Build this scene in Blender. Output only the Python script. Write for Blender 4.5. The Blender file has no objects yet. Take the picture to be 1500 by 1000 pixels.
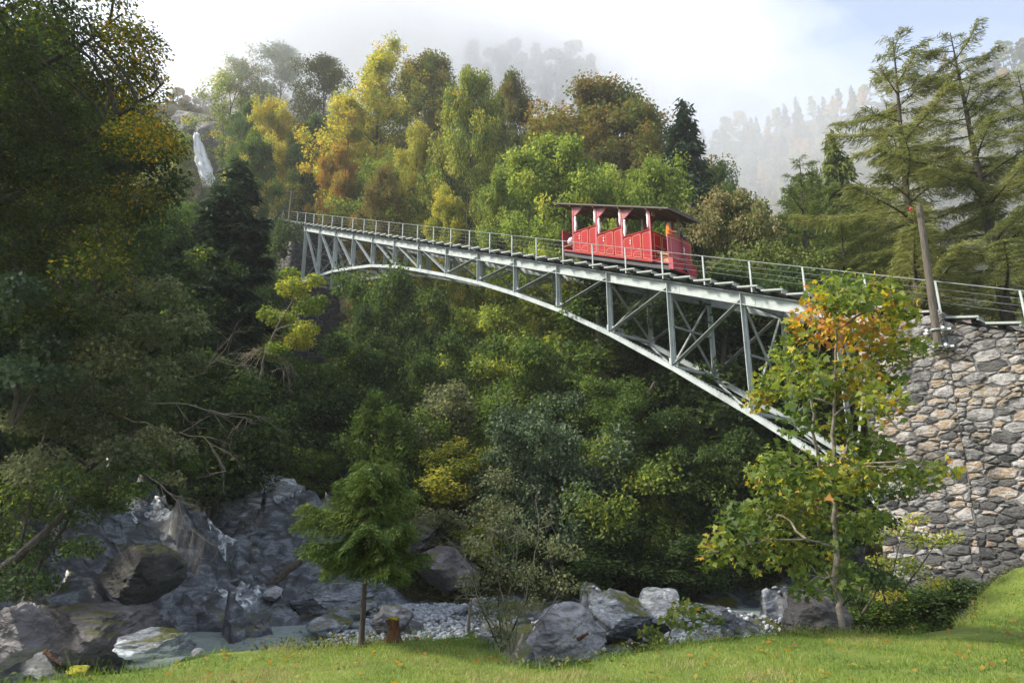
import bpy, bmesh, math, random
import numpy as np
from mathutils import Vector, Matrix
random.seed(7)
RNG = np.random.default_rng(11)
SC = bpy.context.scene
COL = SC.collection

# ------------------------------------------------------------------ camera, sky, sun, exposure
TH = math.atan(1000.0 / 3600.0)            # camera tilt, from the vanishing point of the bridge posts
CT, ST = math.cos(TH), math.sin(TH)
EYE = np.array([0.0, 0.0, 1.6])
cam = bpy.data.cameras.new('camera'); cam.sensor_width = 36; cam.lens = 24.0; cam.clip_end = 3000
camo = bpy.data.objects.new('camera', cam); COL.objects.link(camo)
camo.location = EYE; camo.rotation_euler = (math.pi / 2 + TH, 0, 0)
SC.camera = camo

SUN_AZ = (-1.0, -0.04); SUN_EL = math.radians(43)
world = bpy.data.worlds.new('World'); SC.world = world; world.use_nodes = True
def build_world():
    nt = world.node_tree; nt.nodes.clear(); N = nt.nodes.new; L = nt.links.new
    out = N('ShaderNodeOutputWorld'); bg = N('ShaderNodeBackground')
    sky = N('ShaderNodeTexSky'); sky.sky_type = 'NISHITA'; sky.sun_disc = False
    sky.sun_elevation = SUN_EL; sky.sun_rotation = math.atan2(SUN_AZ[0], SUN_AZ[1])
    sky.altitude = 600; sky.dust_density = 2.0; sky.air_density = 1.0
    tc = N('ShaderNodeTexCoord'); mp = N('ShaderNodeMapping'); mp.inputs['Scale'].default_value = (1.0, 1.6, 3.2)
    mp.inputs['Rotation'].default_value = (0.0, 0.5, 0.3)
    nz = N('ShaderNodeTexNoise'); nz.inputs['Scale'].default_value = 1.3; nz.inputs['Detail'].default_value = 6
    nz.inputs['Roughness'].default_value = 0.5
    rp = N('ShaderNodeValToRGB'); rp.color_ramp.elements[0].position = 0.46; rp.color_ramp.elements[1].position = 0.74
    rp.color_ramp.elements[0].color = (0.06, 0.06, 0.06, 1); rp.color_ramp.elements[1].color = (0.92, 0.92, 0.92, 1)
    mx = N('ShaderNodeMix'); mx.data_type = 'RGBA'; mx.inputs['B'].default_value = (6.6, 6.7, 7.0, 1)
    L(tc.outputs['Generated'], mp.inputs['Vector']); L(mp.outputs['Vector'], nz.inputs['Vector'])
    L(nz.outputs['Fac'], rp.inputs['Fac']); L(rp.outputs['Color'], mx.inputs['Factor'])
    L(sky.outputs['Color'], mx.inputs['A']); L(mx.outputs['Result'], bg.inputs['Color'])
    bg.inputs['Strength'].default_value = 0.125
    L(bg.outputs['Background'], out.inputs['Surface'])
build_world()
sun = bpy.data.lights.new('sun', 'SUN'); sun.energy = 4.2; sun.angle = math.radians(9.0); sun.color = (1.0, 0.93, 0.80)
suno = bpy.data.objects.new('sun', sun); COL.objects.link(suno)
_h = math.hypot(*SUN_AZ)
SUNV = Vector((SUN_AZ[0] / _h * math.cos(SUN_EL), SUN_AZ[1] / _h * math.cos(SUN_EL), math.sin(SUN_EL)))
suno.rotation_euler = SUNV.to_track_quat('Z', 'Y').to_euler(); suno.location = (-60, 20, 80)
SC.view_settings.view_transform = 'Standard'; SC.view_settings.look = 'None'
SC.view_settings.exposure = 1.28; SC.view_settings.gamma = 1.0
SC.render.engine = 'CYCLES'
SC.cycles.use_denoising = True
SC.cycles.max_bounces = 10; SC.cycles.diffuse_bounces = 3; SC.cycles.transmission_bounces = 3
SC.cycles.volume_bounces = 8; SC.cycles.transparent_max_bounces = 6
SC.cycles.sample_clamp_indirect = 6.0
SC.cycles.use_adaptive_sampling = True; SC.cycles.adaptive_threshold = 0.02

# ------------------------------------------------------------------ helpers: pixels, noise, meshes
def ray(u, v):
    cu = (500.0 - v) / 1000.0
    return np.array([(u - 750.0) / 1000.0, CT - cu * ST, cu * CT + ST])
def un(u, v, d):                            # point seen at photo pixel (u, v), d metres deep
    return EYE + ray(u, v) * d
def ungr(u, v, z):                          # point of the level z seen at that pixel
    r = ray(u, v); return EYE + r * ((z - EYE[2]) / r[2])

def _hash(ix, iy, iz, seed):
    h = (ix.astype(np.int64) * 374761393 + iy.astype(np.int64) * 668265263 + iz.astype(np.int64) * 2147483647 + seed * 974634541) & 0xFFFFFFFF
    h = ((h ^ (h >> 13)) * 1274126177) & 0xFFFFFFFF
    h = (h ^ (h >> 16)) & 0xFFFFFF
    return h / float(0xFFFFFF)
def noise3(p, seed=0):
    p = np.asarray(p, float); i = np.floor(p); f = p - i; f = f * f * (3 - 2 * f)
    ix, iy, iz = i[..., 0], i[..., 1], i[..., 2]; fx, fy, fz = f[..., 0], f[..., 1], f[..., 2]
    r = 0
    for dx in (0, 1):
        for dy in (0, 1):
            for dz in (0, 1):
                w = (fx if dx else 1 - fx) * (fy if dy else 1 - fy) * (fz if dz else 1 - fz)
                r = r + w * _hash(ix + dx, iy + dy, iz + dz, seed)
    return r * 2 - 1
def fbm(p, oct=4, seed=0):
    p = np.asarray(p, float); r = 0; a = 1.0; t = 0
    for o in range(oct):
        r = r + a * noise3(p * (2 ** o), seed + o * 17); t += a; a *= 0.5
    return r / t
def fbm2(x, y, s, oct=4, seed=0):
    return fbm(np.stack([np.asarray(x, float) * s, np.asarray(y, float) * s, np.zeros_like(np.asarray(x, float))], -1), oct, seed)

def tag(o, label=None, cat=None, group=None, kind=None):
    if label: o['label'] = label
    if cat: o['category'] = cat
    if group: o['group'] = group
    if kind: o['kind'] = kind
    return o
def empty(name, loc, label=None, cat=None, group=None):
    o = bpy.data.objects.new(name, None); COL.objects.link(o); o.location = tuple(loc); o.empty_display_size = 0.2
    return tag(o, label, cat, group)
def link(name, me, mat, parent=None, loc=None):
    if mat is not None and len(me.materials) == 0: me.materials.append(mat)
    o = bpy.data.objects.new(name, me); COL.objects.link(o)
    if parent is not None: o.parent = parent
    if loc is not None: o.location = tuple(loc)
    return o
def mesh(name, verts, faces, smooth=False):
    me = bpy.data.meshes.new(name)
    me.from_pydata([tuple(map(float, v)) for v in verts], [], [tuple(f) for f in faces])
    if smooth: me.polygons.foreach_set('use_smooth', [True] * len(me.polygons))
    me.update(); return me
def npmesh(name, V, F, smooth=False, lv=None):
    """V (n,3), F (m,k) all faces of k corners; lv per-vertex random value"""
    me = bpy.data.meshes.new(name); V = np.ascontiguousarray(V, np.float32); F = np.ascontiguousarray(F, np.int32)
    m, k = F.shape
    me.vertices.add(len(V)); me.vertices.foreach_set('co', V.ravel())
    me.loops.add(m * k); me.loops.foreach_set('vertex_index', F.ravel())
    me.polygons.add(m); me.polygons.foreach_set('loop_start', np.arange(m, dtype=np.int32) * k)
    me.polygons.foreach_set('loop_total', np.full(m, k, np.int32))
    if smooth: me.polygons.foreach_set('use_smooth', np.ones(m, bool))
    if lv is not None:
        a = me.attributes.new('lv', 'FLOAT', 'POINT'); a.data.foreach_set('value', np.ascontiguousarray(lv, np.float32))
    me.update(calc_edges=True); me.validate()
    return me

class MB:
    """collects boxes, bars, tubes; build() links them as one mesh object"""
    def __init__(s): s.v = []; s.f = []
    def add(s, V, F):
        n = len(s.v); s.v += [tuple(p) for p in V]; s.f += [tuple(i + n for i in f) for f in F]; return s
    def hexa(s, P):                          # 8 corners: bottom 0-3, top 4-7
        return s.add(P, [(0, 3, 2, 1), (4, 5, 6, 7), (0, 1, 5, 4), (1, 2, 6, 5), (2, 3, 7, 6), (3, 0, 4, 7)])
    def box(s, c, d):
        x, y, z = c; a, b, h = d[0] / 2, d[1] / 2, d[2] / 2
        return s.hexa([(x - a, y - b, z - h), (x + a, y - b, z - h), (x + a, y + b, z - h), (x - a, y + b, z - h),
                       (x - a, y - b, z + h), (x + a, y - b, z + h), (x + a, y + b, z + h), (x - a, y + b, z + h)])
    def bar(s, p, q, w, h, up=(0, 0, 1)):
        p = Vector(p); q = Vector(q); d = (q - p).normalized(); r = d.cross(Vector(up))
        if r.length < 1e-4: r = d.cross(Vector((1, 0, 0)))
        r.normalize(); n = r.cross(d); r = r * w / 2; n = n * h / 2
        return s.hexa([p - r - n, p + r - n, q + r - n, q - r - n, p - r + n, p + r + n, q + r + n, q - r + n])
    def tube(s, pts, rad, k=8, cap=True):
        V, F = tube_geo(pts, rad, k, cap); return s.add(V, F)
    def build(s, name, mat, parent=None, smooth=False, org=None):
        V = np.array([tuple(p) for p in s.v], float)
        if org is not None: V = V - np.array(org)
        return link(name, mesh(name, V, s.f, smooth), mat, parent)

def tube_geo(pts, rad, k=6, cap=True):
    P = np.array([tuple(p) for p in pts], float); n = len(P)
    R = np.full(n, rad, float) if np.isscalar(rad) else np.array(rad, float)
    T = np.gradient(P, axis=0); T /= np.linalg.norm(T, axis=1)[:, None] + 1e-9
    ref = np.array([1.0, 0.13, 0.05]) if abs(T[0][2]) > 0.6 else np.array([0.03, 0.05, 1.0])
    A = np.cross(T, ref); A /= np.linalg.norm(A, axis=1)[:, None] + 1e-9
    B = np.cross(T, A)
    an = np.arange(k) * 2 * math.pi / k
    V = P[:, None, :] + R[:, None, None] * (np.cos(an)[None, :, None] * A[:, None, :] + np.sin(an)[None, :, None] * B[:, None, :])
    V = V.reshape(-1, 3); F = []
    for i in range(n - 1):
        for j in range(k):
            a = i * k + j; b = i * k + (j + 1) % k
            F.append((a, b, b + k, a + k))
    if cap:
        F.append(tuple(range(k - 1, -1, -1))); F.append(tuple((n - 1) * k + j for j in range(k)))
    return V, F
def tubes_np(paths, k=5):
    Vs = []; Fs = []; n0 = 0
    for pts, rad in paths:
        V, F = tube_geo(pts, rad, k, False); Vs.append(V); Fs.append(np.array(F) + n0); n0 += len(V)
    return np.concatenate(Vs), np.concatenate(Fs)

# ------------------------------------------------------------------ materials
def nodes(name):
    m = bpy.data.materials.new(name); m.use_nodes = True; nt = m.node_tree; nt.nodes.clear()
    return m, nt, nt.nodes.new, nt.links.new
def ramp(N, stops):
    r = N('ShaderNodeValToRGB'); e = r.color_ramp.elements
    while len(e) > 1: e.remove(e[-1])
    e[0].position = stops[0][0]; e[0].color = (*stops[0][1], 1)
    for p, c in stops[1:]:
        x = e.new(p); x.color = (*c, 1)
    return r
def mat_leaf(name, stops, transl=0.5, gloss=0.04, vary=0.25):
    m, nt, N, L = nodes(name)
    at = N('ShaderNodeAttribute'); at.attribute_name = 'lv'
    oi = N('ShaderNodeObjectInfo')
    sh = N('ShaderNodeMath'); sh.operation = 'MULTIPLY_ADD'; sh.inputs[1].default_value = vary; sh.inputs[2].default_value = -vary / 2
    L(oi.outputs['Random'], sh.inputs[0])
    ad = N('ShaderNodeMath'); ad.operation = 'ADD'; ad.use_clamp = True
    L(at.outputs['Fac'], ad.inputs[0]); L(sh.outputs[0], ad.inputs[1])
    rp = ramp(N, stops); L(ad.outputs[0], rp.inputs['Fac'])
    d = N('ShaderNodeBsdfDiffuse'); t = N('ShaderNodeBsdfTranslucent'); g = N('ShaderNodeBsdfGlossy')
    g.inputs['Roughness'].default_value = 0.7; g.inputs['Color'].default_value = (0.5, 0.55, 0.5, 1)
    hs = N('ShaderNodeHueSaturation'); hs.inputs['Value'].default_value = 1.35; hs.inputs['Saturation'].default_value = 1.05
    L(rp.outputs['Color'], d.inputs['Color']); L(rp.outputs['Color'], hs.inputs['Color']); L(hs.outputs['Color'], t.inputs['Color'])
    mx = N('ShaderNodeMixShader'); mx.inputs[0].default_value = transl; L(d.outputs[0], mx.inputs[1]); L(t.outputs[0], mx.inputs[2])
    m2 = N('ShaderNodeMixShader'); m2.inputs[0].default_value = gloss; L(mx.outputs[0], m2.inputs[1]); L(g.outputs[0], m2.inputs[2])
    o = N('ShaderNodeOutputMaterial'); L(m2.outputs[0], o.inputs['Surface'])
    return m
def mat_noise(name, stops, scale=5.0, rough=0.8, bump=0.3, detail=6, bscale=None, bdist=0.02, metal=0.0, coord='Object', objvar=0.0,
              stretch=(1, 1, 1), spec=0.3, coat=0.0):
    m, nt, N, L = nodes(name)
    tc = N('ShaderNodeTexCoord'); mp = N('ShaderNodeMapping'); mp.inputs['Scale'].default_value = stretch
    L(tc.outputs[coord], mp.inputs['Vector'])
    nz = N('ShaderNodeTexNoise'); nz.inputs['Scale'].default_value = scale; nz.inputs['Detail'].default_value = detail
    nz.inputs['Roughness'].default_value = 0.6
    L(mp.outputs[0], nz.inputs['Vector'])
    rp = ramp(N, stops); src = nz.outputs['Fac']
    if objvar:
        oi = N('ShaderNodeObjectInfo'); a = N('ShaderNodeMath'); a.operation = 'MULTIPLY_ADD'; a.inputs[1].default_value = objvar; a.inputs[2].default_value = -objvar / 2
        L(oi.outputs['Random'], a.inputs[0]); b = N('ShaderNodeMath'); b.operation = 'ADD'; b.use_clamp = True
        L(a.outputs[0], b.inputs[0]); L(src, b.inputs[1]); src = b.outputs[0]
    L(src, rp.inputs['Fac'])
    p = N('ShaderNodeBsdfPrincipled'); p.inputs['Roughness'].default_value = rough; p.inputs['Metallic'].default_value = metal
    p.inputs['Specular IOR Level'].default_value = spec; p.inputs['Coat Weight'].default_value = coat
    L(rp.outputs['Color'], p.inputs['Base Color'])
    if bump:
        n2 = N('ShaderNodeTexNoise'); n2.inputs['Scale'].default_value = bscale or scale * 3; n2.inputs['Detail'].default_value = 8
        L(mp.outputs[0], n2.inputs['Vector'])
        bp = N('ShaderNodeBump'); bp.inputs['Strength'].default_value = bump; bp.inputs['Distance'].default_value = bdist
        L(n2.outputs['Fac'], bp.inputs['Height']); L(bp.outputs[0], p.inputs['Normal'])
    o = N('ShaderNodeOutputMaterial'); L(p.outputs[0], o.inputs['Surface'])
    return m
def mat_rock(name, stops, moss=0.0, scale=1.2, rough=0.6, bands=True, objvar=0.3, bump=0.6, stain=0.0):
    m, nt, N, L = nodes(name)
    tc = N('ShaderNodeTexCoord'); geo = N('ShaderNodeNewGeometry')
    n1 = N('ShaderNodeTexNoise'); n1.inputs['Scale'].default_value = scale; n1.inputs['Detail'].default_value = 9; n1.inputs['Roughness'].default_value = 0.65
    n1.inputs['Distortion'].default_value = 0.7
    mp = N('ShaderNodeMapping'); mp.inputs['Rotation'].default_value = (0.5, 0.35, 0.4); mp.inputs['Scale'].default_value = (1, 1, 2.6 if bands else 1)
    L(geo.outputs['Position'], mp.inputs['Vector']); L(mp.outputs[0], n1.inputs['Vector'])
    oi = N('ShaderNodeObjectInfo'); a = N('ShaderNodeMath'); a.operation = 'MULTIPLY_ADD'; a.inputs[1].default_value = objvar; a.inputs[2].default_value = -objvar / 2
    L(oi.outputs['Random'], a.inputs[0]); b = N('ShaderNodeMath'); b.operation = 'ADD'; b.use_clamp = True
    L(a.outputs[0], b.inputs[0]); L(n1.outputs['Fac'], b.inputs[1])
    rp = ramp(N, stops); L(b.outputs[0], rp.inputs['Fac']); col = rp.outputs['Color']
    if stain:
        ms = N('ShaderNodeMapping'); ms.inputs['Scale'].default_value = (1.1, 1.1, .45); L(geo.outputs['Position'], ms.inputs['Vector'])
        ns_ = N('ShaderNodeTexNoise'); ns_.inputs['Scale'].default_value = .8; ns_.inputs['Detail'].default_value = 8; ns_.inputs['Roughness'].default_value = .7; L(ms.outputs[0], ns_.inputs['Vector'])
        sr = N('ShaderNodeMapRange'); sr.inputs['From Min'].default_value = .44; sr.inputs['From Max'].default_value = .66; sr.inputs['To Max'].default_value = stain; L(ns_.outputs['Fac'], sr.inputs['Value'])
        sm = N('ShaderNodeMix'); sm.data_type = 'RGBA'; sm.inputs['B'].default_value = (.035, .034, .032, 1); L(sr.outputs[0], sm.inputs['Factor']); L(col, sm.inputs['A']); col = sm.outputs['Result']
    if moss:
        sp = N('ShaderNodeSeparateXYZ'); L(geo.outputs['Normal'], sp.inputs[0])
        n2 = N('ShaderNodeTexNoise'); n2.inputs['Scale'].default_value = 0.9; n2.inputs['Detail'].default_value = 7; L(geo.outputs['Position'], n2.inputs['Vector'])
        mu = N('ShaderNodeMath'); mu.operation = 'MULTIPLY'; L(sp.outputs['Z'], mu.inputs[0]); L(n2.outputs['Fac'], mu.inputs[1])
        mr = N('ShaderNodeMapRange'); mr.inputs['From Min'].default_value = 0.52 - 0.22 * moss; mr.inputs['From Max'].default_value = 0.60 - 0.22 * moss
        L(mu.outputs[0], mr.inputs['Value'])
        mc = ramp(N, [(0.3, (0.035, 0.045, 0.008)), (0.7, (0.10, 0.10, 0.015))]); n3 = N('ShaderNodeTexNoise'); n3.inputs['Scale'].default_value = 14
        L(geo.outputs['Position'], n3.inputs['Vector']); L(n3.outputs['Fac'], mc.inputs['Fac'])
        mx = N('ShaderNodeMix'); mx.data_type = 'RGBA'; L(mr.outputs[0], mx.inputs['Factor']); L(col, mx.inputs['A']); L(mc.outputs['Color'], mx.inputs['B']); col = mx.outputs['Result']
    p = N('ShaderNodeBsdfPrincipled'); p.inputs['Roughness'].default_value = rough; p.inputs['Specular IOR Level'].default_value = 0.5
    L(col, p.inputs['Base Color'])
    vo = N('ShaderNodeTexVoronoi'); vo.feature = 'DISTANCE_TO_EDGE'; vo.inputs['Scale'].default_value = 2.4
    wn = N('ShaderNodeTexNoise'); wn.inputs['Scale'].default_value = 1.8; wn.inputs['Detail'].default_value = 5; L(mp.outputs[0], wn.inputs['Vector'])
    va = N('ShaderNodeVectorMath'); va.operation = 'MULTIPLY_ADD'; va.inputs[1].default_value = (1.1, 1.1, 1.1); L(wn.outputs['Color'], va.inputs[0]); L(mp.outputs[0], va.inputs[2]); L(va.outputs[0], vo.inputs['Vector'])
    cr = N('ShaderNodeMapRange'); cr.inputs['From Max'].default_value = .035; cr.inputs['To Min'].default_value = .25; L(vo.outputs['Distance'], cr.inputs['Value'])
    cm = N('ShaderNodeMix'); cm.data_type = 'RGBA'; cm.inputs['A'].default_value = (.012, .012, .013, 1); L(cr.outputs[0], cm.inputs['Factor']); L(col, cm.inputs['B']); L(cm.outputs['Result'], p.inputs['Base Color'])
    n4 = N('ShaderNodeTexNoise'); n4.inputs['Scale'].default_value = 9; n4.inputs['Detail'].default_value = 10; n4.inputs['Roughness'].default_value = 0.7; L(mp.outputs[0], n4.inputs['Vector'])
    bp = N('ShaderNodeBump'); bp.inputs['Strength'].default_value = bump; bp.inputs['Distance'].default_value = 0.08
    L(n4.outputs['Fac'], bp.inputs['Height']); L(bp.outputs[0], p.inputs['Normal'])
    o = N('ShaderNodeOutputMaterial'); L(p.outputs[0], o.inputs['Surface'])
    return m
def mat_flat(name, col, rough=0.5, metal=0.0, bump=0.0, coat=0.0, spec=0.5, vary=0.12):
    c = np.array(col); return mat_noise(name, [(0.3, tuple(c * (1 - vary))), (0.7, tuple(np.minimum(1, c * (1 + vary))))], 3.0, rough, bump, metal=metal, coat=coat, spec=spec, bscale=20, bdist=0.004)
def mat_haze(name, col, dens, aniso=0.3):
    m, nt, N, L = nodes(name)
    v = N('ShaderNodeVolumePrincipled'); v.inputs['Color'].default_value = (*col, 1); v.inputs['Density'].default_value = dens
    v.inputs['Anisotropy'].default_value = aniso
    o = N('ShaderNodeOutputMaterial'); L(v.outputs[0], o.inputs['Volume']); return m

M = {}
M['steel'] = mat_noise('steel_paint', [(0.25, (0.20, 0.19, 0.16)), (0.36, (0.31, 0.345, 0.335)), (0.52, (0.38, 0.42, 0.41)), (0.75, (0.45, 0.49, 0.48))], 1.7, 0.55, 0.15, bscale=30, bdist=0.004)
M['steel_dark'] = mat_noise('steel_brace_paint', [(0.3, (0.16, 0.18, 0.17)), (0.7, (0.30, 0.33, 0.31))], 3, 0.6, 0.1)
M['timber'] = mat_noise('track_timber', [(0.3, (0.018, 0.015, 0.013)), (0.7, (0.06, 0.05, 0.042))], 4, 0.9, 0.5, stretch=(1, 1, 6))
M['tread'] = mat_noise('walkway_grating', [(0.3, (0.24, 0.27, 0.25)), (0.7, (0.40, 0.43, 0.40))], 6, 0.6, 0.2)
M['rail'] = mat_noise('rail_steel', [(0.3, (0.10, 0.08, 0.07)), (0.7, (0.25, 0.22, 0.20))], 6, 0.4, 0.1, metal=0.6)
M['wood_pole'] = mat_noise('pole_wood', [(0.25, (0.05, 0.043, 0.034)), (0.75, (0.14, 0.12, 0.095))], 6, 0.85, 0.5, stretch=(4, 4, 0.5))
M['red'] = mat_flat('red_car_paint', (0.31, 0.003, 0.007), 0.5, coat=0.0, vary=0.14, spec=0.15)
M['red_sky_tint'] = mat_flat('sky_tinted_red_paint', (0.30, 0.010, 0.028), 0.35, coat=0.15, vary=0.10)  # car red made pinker: sky reflection put into the colour
M['cream'] = mat_flat('cream_line_paint', (0.55, 0.30, 0.16), 0.6)
M['white'] = mat_noise('white_canvas', [(0.3, (0.68, 0.67, 0.68)), (0.7, (0.82, 0.81, 0.82))], 9, 0.8, 0.3)
M['roof_top'] = mat_flat('roof_felt', (0.09, 0.075, 0.07), 0.8, bump=0.2)
M['roof_wood'] = mat_noise('roof_boards', [(0.3, (0.12, 0.075, 0.04)), (0.7, (0.24, 0.16, 0.09))], 4, 0.7, 0.3, stretch=(1, 8, 1))
M['bench'] = mat_noise('bench_wood', [(0.3, (0.30, 0.17, 0.06)), (0.7, (0.46, 0.28, 0.11))], 5, 0.6, 0.2)
M['black'] = mat_flat('black_underframe', (0.018, 0.02, 0.024), 0.6)
M['iron'] = mat_flat('dark_iron', (0.05, 0.05, 0.05), 0.5, metal=0.4)
M['galv'] = mat_flat('galvanised_clamp', (0.55, 0.57, 0.57), 0.4, metal=0.6)
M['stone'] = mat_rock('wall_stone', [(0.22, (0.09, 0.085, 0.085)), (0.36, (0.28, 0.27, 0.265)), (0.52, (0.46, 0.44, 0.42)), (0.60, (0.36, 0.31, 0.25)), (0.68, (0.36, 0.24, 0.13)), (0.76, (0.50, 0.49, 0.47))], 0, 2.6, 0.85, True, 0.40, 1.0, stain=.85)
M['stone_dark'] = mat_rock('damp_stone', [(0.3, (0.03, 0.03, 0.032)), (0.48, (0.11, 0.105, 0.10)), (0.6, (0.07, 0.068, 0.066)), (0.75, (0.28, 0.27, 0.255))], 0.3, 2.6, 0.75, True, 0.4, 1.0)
M['mortar'] = mat_rock('mortar', [(0.3, (0.07, 0.068, 0.068)), (0.5, (0.15, 0.147, 0.147)), (0.7, (0.27, 0.265, 0.265))], 0.2, 3.0, 0.95, False, 0.0, 1.0, stain=.8)
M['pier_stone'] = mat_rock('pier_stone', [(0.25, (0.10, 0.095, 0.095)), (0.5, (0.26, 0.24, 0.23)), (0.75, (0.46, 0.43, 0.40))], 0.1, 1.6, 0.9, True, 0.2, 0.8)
M['pier_shaded'] = mat_rock('shaded_pier_stone', [(0.25, (0.02, 0.02, 0.024)), (0.5, (0.05, 0.048, 0.055)), (0.8, (0.13, 0.12, 0.125))], 0.1, 1.6, 0.9, True, 0.2, 0.8)  # shaded copy of the pier stone, for the face turned from the sun
M['rock'] = mat_rock('creek_rock', [(0.28, (0.016, 0.018, 0.023)), (0.38, (0.06, 0.07, 0.085)), (0.45, (0.18, 0.20, 0.225)), (0.50, (0.05, 0.055, 0.062)), (0.57, (0.24, 0.265, 0.29)), (0.62, (0.12, 0.13, 0.145)), (0.69, (0.52, 0.555, 0.58))], 0.2, 1.3, 0.28)
M['rock_moss'] = mat_rock('mossy_rock', [(0.28, (0.012, 0.012, 0.013)), (0.5, (0.045, 0.042, 0.046)), (0.75, (0.15, 0.145, 0.15))], 0.85, 1.0, 0.6)
M['rock_brown'] = mat_rock('brown_rock', [(0.30, (0.018, 0.016, 0.017)), (0.5, (0.06, 0.053, 0.056)), (0.72, (0.19, 0.17, 0.175))], 0.3, 1.2, 0.6)
M['rock_pale'] = mat_rock('pale_rock', [(0.30, (0.06, 0.06, 0.065)), (0.5, (0.17, 0.17, 0.18)), (0.72, (0.36, 0.36, 0.37))], 0.15, 1.2, 0.7)
M['pebble'] = mat_rock('pebbles', [(0.3, (0.09, 0.10, 0.11)), (0.5, (0.26, 0.28, 0.30)), (0.72, (0.52, 0.54, 0.56))], 0, 3.5, 0.75, False, 0.1, 0.3)
M['soil'] = mat_noise('forest_floor', [(0.3, (0.018, 0.015, 0.008)), (0.5, (0.045, 0.045, 0.015)), (0.7, (0.09, 0.07, 0.03))], 0.9, 0.95, 0.8, bscale=6, bdist=0.15)
M['far_soil'] = mat_noise('far_forest_floor', [(0.3, (0.03, 0.04, 0.012)), (0.7, (0.08, 0.075, 0.025))], 0.08, 0.95, 0.6, bscale=0.5, bdist=1.0)
M['lawn'] = mat_noise('lawn_soil', [(0.3, (0.07, 0.10, 0.016)), (0.6, (0.12, 0.16, 0.025)), (0.8, (0.16, 0.14, 0.05))], 1.6, 0.95, 0.6, bscale=30, bdist=0.03)
M['bark'] = mat_noise('bark', [(0.3, (0.022, 0.018, 0.014)), (0.7, (0.09, 0.075, 0.058))], 5, 0.95, 0.8, stretch=(3, 3, 0.6), bdist=0.03)
M['bark_pale'] = mat_noise('pale_bark', [(0.3, (0.09, 0.08, 0.066)), (0.7, (0.25, 0.22, 0.185))], 5, 0.9, 0.4, stretch=(2, 2, 3))
M['bark_moss'] = mat_noise('mossy_bark', [(0.3, (0.03, 0.028, 0.015)), (0.55, (0.08, 0.075, 0.03)), (0.8, (0.13, 0.14, 0.03))], 3, 0.95, 0.6)
M['twig'] = mat_noise('dead_twig', [(0.3, (0.14, 0.11, 0.085)), (0.7, (0.36, 0.30, 0.24))], 8, 0.9, 0.3)
M['rotwood'] = mat_noise('rotten_wood', [(0.3, (0.025, 0.014, 0.008)), (0.55, (0.085, 0.038, 0.015)), (0.8, (0.19, 0.10, 0.04))], 9, 0.95, 0.9, stretch=(2, 2, 0.5), bdist=0.04)
M['cutwood'] = mat_noise('fresh_wood', [(0.3, (0.28, 0.10, 0.03)), (0.7, (0.50, 0.26, 0.12))], 9, 0.8, 0.4)
M['moss'] = mat_noise('bright_moss', [(0.3, (0.10, 0.11, 0.008)), (0.7, (0.36, 0.30, 0.02))], 9, 1.0, 0.8)
M['skin'] = mat_flat('skin', (0.50, 0.30, 0.22), 0.6)
M['hair'] = mat_flat('dark_hair', (0.025, 0.018, 0.014), 0.6)
M['orange'] = mat_flat('hi_vis_orange', (0.85, 0.20, 0.02), 0.7)
M['navy'] = mat_flat('dark_cloth', (0.02, 0.022, 0.035), 0.8)
M['insul'] = mat_flat('red_cap', (0.35, 0.03, 0.03), 0.4)
M['water'] = None

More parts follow.
